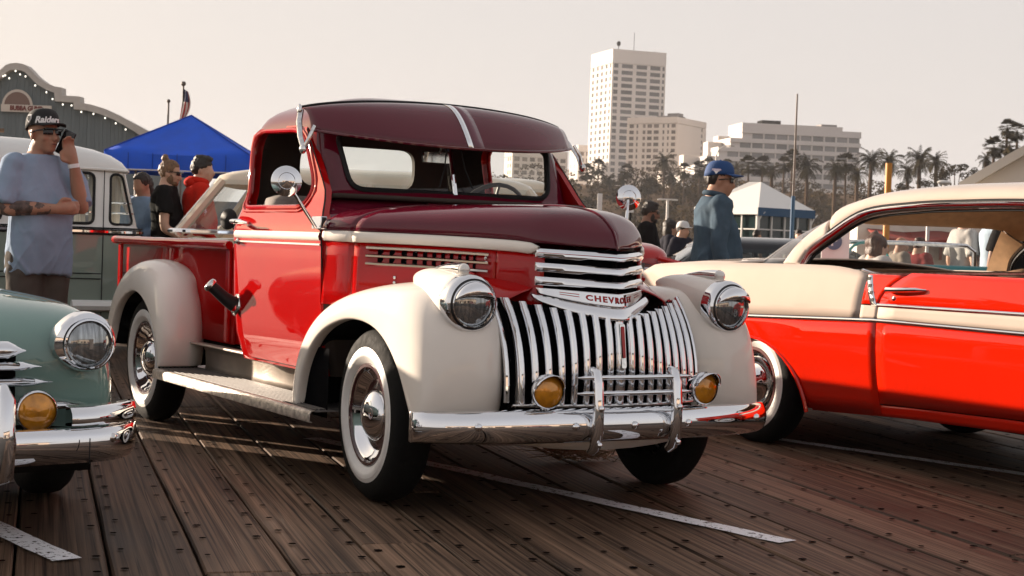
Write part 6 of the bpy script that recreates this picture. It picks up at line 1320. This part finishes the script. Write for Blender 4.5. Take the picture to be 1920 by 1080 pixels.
# ------------------------------------------------------------------ left background
D = 65; c = ground_at(38, D); hall = empty('restaurant_hall', (c.x,c.y,0), math.atan2(FR.y,FR.x), 'grey boarded restaurant front with a curved white parapet and a string of bulbs', 'building')
BOARD_ = M('grey_boards', (.135,.160,.170), .8, var=.15, vs=2, stretch=(3,3,.15)); PAR = M('parapet_white', (.46,.43,.40), .7, var=.06)
def hp(px, py): p = at(px/6, 110+py/6, D); q = p-c; return (q.dot(FR), p.z)
OUTp = [(230,64),(300,75),(345,95),(400,150),(440,195),(480,232),(560,290),(650,325),(735,340),(735,427),(850,432),(938,438),(940,510),(1050,525),(1200,570),(1350,640),(1500,720),(1640,795),(1760,860)]
INp = [(230,140),(290,150),(330,172),(365,205),(400,245),(470,310),(560,362),(640,393),(652,397),(655,490),(760,497),(864,505),(868,580),(1000,590),(1150,630),(1300,690),(1430,760),(1560,840),(1680,925)]
oo = [hp(*p) for p in OUTp]; ii = [hp(*p) for p in INp]; xc = hp(230,64)[0]
mirr = lambda L_: [(2*xc-x,z) for x,z in L_]
full_o = mirr(oo)[::-1]+oo[1:]; full_i = mirr(ii)[::-1]+ii[1:]
mb = MB(); n = len(full_o)
for y in (-.35,.3): mb.add([(x,y,z) for x,z in full_o]+[(x,y,z) for x,z in full_i], [(i,i+1,n+i+1,n+i) for i in range(n-1)])
mb.add([(x,y,z) for y in (-.35,.3) for x,z in full_o], [(i,i+1,n+i+1,n+i) for i in range(n-1)]); mb.add([(x,y,z) for y in (-.35,.3) for x,z in full_i], [(i,i+1,n+i+1,n+i) for i in range(n-1)]); mb.obj('parapet', PAR, hall, 30)
xr = full_i[-1][0]; xl = full_i[0][0]; step = .165; x = xl
zi = lambda x: float(np.interp(x, [p[0] for p in full_i], [p[1] for p in full_i]))
MB().box(((xl+xr)/2,4.1,2.0),(xr-xl,8,4.0)).obj('hall_body', BOARD_, hall, 0)
bm_ = {}
k = 0
while x < xr:
    if x > -3:
        zz = min(zi(x),zi(x+step))+.12; o = MB().box((x+step/2,.0+.012*(k%2),zz/2),(step*.96,.05,zz)).obj('board', BOARD_, hall, 0)
    x += step; k += 1
MB().box(((xl-3)/2,.02,2.2),(-3-xl,.05,4.4)).obj('side_wall', BOARD_, hall, 0)
BULB = M('bulb', (1,.93,.80), .3, emit=.9)
for px, py in ((0,292),(90,215),(112,205),(157,238),(228,158),(278,195),(338,217),(445,318),(570,393),(637,468),(752,530),(848,540),(957,612),(1092,635),(1222,680),(1340,740),(1450,808)):
    a, b = hp(px,py); MB().ell((a,-.42,b),(.032,.032,.038),8,6).obj('light_bulb', BULB, hall)
a, b = hp(216,560); sg = MB().prism([(.66*math.cos(t),.72*math.sin(t)+.05) for t in ls(0,PI,18)], lambda p,q: (a+p*.98,-.12,b+q), lambda p,q: (a+p*.98,-.06,b+q)).obj('arched_sign', M('sign_cream',(.58,.52,.46),.7), hall, 0)
MB().prism([(.54*math.cos(t),.58*math.sin(t)+.08) for t in ls(0,PI,18)], lambda p,q: (a+p,-.14,b+q), lambda p,q: (a+p,-.12,b+q)).obj('sign_field', M('sign_brown',(.20,.13,.11),.8), sg, 0)
MB().box((a+.40,-.16,b-.02),(2.1,.06,.30)).obj('name_board', M('sign_cream'), hall, 0); text('name_lettering', 'BUBBA GUMP', .27, M('sign_red',(.16,.035,.03),.7), hall, M4=frame_m((a+.40,-.20,b-.02),(1,0,0),(0,0,1)), ext=.01, bold=.012, sx=.82)
# blue canopy
D = 33; c = ground_at(328, D); cn = empty('canopy_tent', (c.x,c.y,0), math.atan2(FR.y,FR.x)+.03, 'bright blue pop-up canopy with a pointed top', 'tent'); BC = M('blue_canvas', (.004,.085,.60), .75, var=.1, vs=3, bump=.2, bs=6)
hw = 1.54; ez = at(328,287,D).z; az_ = at(328,216,D+1.5).z; mb = MB()
for i, (sx, sy) in enumerate(((-1,-1),(1,-1),(1,1),(-1,1))):
    nx = ((1,-1),(1,1),(-1,1),(-1,-1))[i]; rows = []
    for v in ls(0,1,7):
        rows.append([(lerp(lerp(sx,nx[0],t)*hw,0,v), 1.5+lerp(lerp(sy,nx[1],t)*hw,0,v), lerp(ez-.05*math.sin(t*PI),az_,v)-.05*math.sin(v*PI)*math.sin(t*PI)) for t in ls(0,1,9)])
    mb.grid(rows)
    mb.grid([[(lerp(sx,nx[0],t)*hw, 1.5+lerp(sy,nx[1],t)*hw, ez-.05*math.sin(t*PI)-q) for t in ls(0,1,9)] for q in (0,.36)])
mb.obj('canvas', BC, cn, 60, weld=True)
BS = M('blue_seam', (.008,.05,.34), .8)
for sx in (-1,1):
    for sy in (-1,1): MB().tube([(sx*hw*(1-t),1.5+sy*hw*(1-t),lerp(ez,az_,t)+.004) for t in ls(0,1,8)], .016, 5).obj('hip_seam', BS, cn)
for k in range(1,6): MB().tube([(-hw+2*hw*k/6,-.045,ez-.02),(-hw+2*hw*k/6,-.05,ez-.36)], .008, 4).obj('valance_seam', BS, cn)
for sx in (-1,1):
    for sy in (-1,1): MB().cyl((sx*hw*.98,1.5+sy*hw*.98,0),(sx*hw*.98,1.5+sy*hw*.98,ez),.025,6).obj('leg', POLE, cn)
MB().tube([(-hw,-.03,ez-.38),(hw,-.03,ez-.38)], .02, 6).obj('crossbar', WP, cn)
q = MB().box((0,0,.4),(2.4,.8,.8)); tb_ = q.obj('trade_table', M('table_cloth_grey',(.20,.21,.23),.9), None, 0, bev=.02); tb_.location = c+FW*2.0; tb_.rotation_euler = (0,0,math.atan2(FR.y,FR.x)); tag(tb_, 'grey covered table standing under the blue canopy', 'table')
fb = MB().box((0,0,1.1),(9,.3,2.2)); fo_ = fb.obj('screen_fence', M('screen_grey',(.16,.17,.18),.8), None, 0); fp = ground_at(400, 52); fo_.location = fp; fo_.rotation_euler = (0,0,math.atan2(FR.y,FR.x)); tag(fo_, 'long grey screen fence behind the blue canopy', 'fence')
# flags
q, h = post('flagpole', 'dark flagpole with a ball top carrying a limp national flag', 'flagpole', 344, 160, 0, 60, .05, M('dark_mast'), .035); MB().ell((0,0,h+.06),(.10,.10,.10),10,6).obj('finial', M('dark_mast'), q)
fl = MB(); H_ = 1.35; rows = []
for j in range(15):
    v = j/14; wv = .10+.26*math.sin(PI*min(1,v*.85+.08)); rows.append([(-.02+.05+u*wv-.16*v, -.06+.07*math.sin(u*9+v*3), h-.14-v*H_*(1-.10*u)-.10*u) for u in ls(0,1,13)])
for j in range(14):
    for k in range(12):
        cs4 = [rows[j][k],rows[j][k+1],rows[j+1][k+1],rows[j+1][k]]; fl.k = 2 if (j < 5 and k < 9) else (0 if (k//2) % 2 == 0 else 1); fl.add(cs4,[(0,1,2,3)])
fl.obj('flag', [M('flag_red',(.42,.03,.03),.8), M('flag_white',(.70,.66,.62),.8), M('flag_blue',(.03,.035,.09),.8)], q, 180)
q, h = post('bare_flagpole', 'short bare pole with a ball top left of the flag', 'flagpole', 316, 192, 0, 62, .04, M('dark_mast')); MB().ell((0,0,h+.05),(.08,.08,.08),10,6).obj('finial', M('dark_mast'), q)
tag(MB().tube([(0,0,0),(.18,.02,.02),(.30,.0,.06)], [.01,.02,.01], 5).obj('straw_tuft', M('straw', (.20,.13,.07), .9), None), 'dry straw tuft lying under the front bumper', 'straw')
sw_ = bpy.data.objects['straw_tuft']; sm_ = MB(); rg = random.Random(5)
for k in range(170):
    a = rg.uniform(-2.6,.6); L_ = rg.uniform(.10,.34); p0_ = Vector((rg.gauss(0,.05),rg.gauss(0,.09),.01+rg.uniform(0,.05))); d = Vector((math.cos(a)*.5,math.sin(a),rg.uniform(-.02,.35))); sm_.tube([p0_,p0_+d*L_*.5+Vector((0,0,.015)),p0_+d*L_], [.0022,.0018,.0008], 4)
sw_.data = sm_.mesh('straw_tuft'); sw_.data.materials.append(M('straw')); sw_.location = (-.72,.80,.0)
# walkway of people-high dark planters closes the horizon at far left
bpy.data.scenes.remove(BAKE)
haze_box()
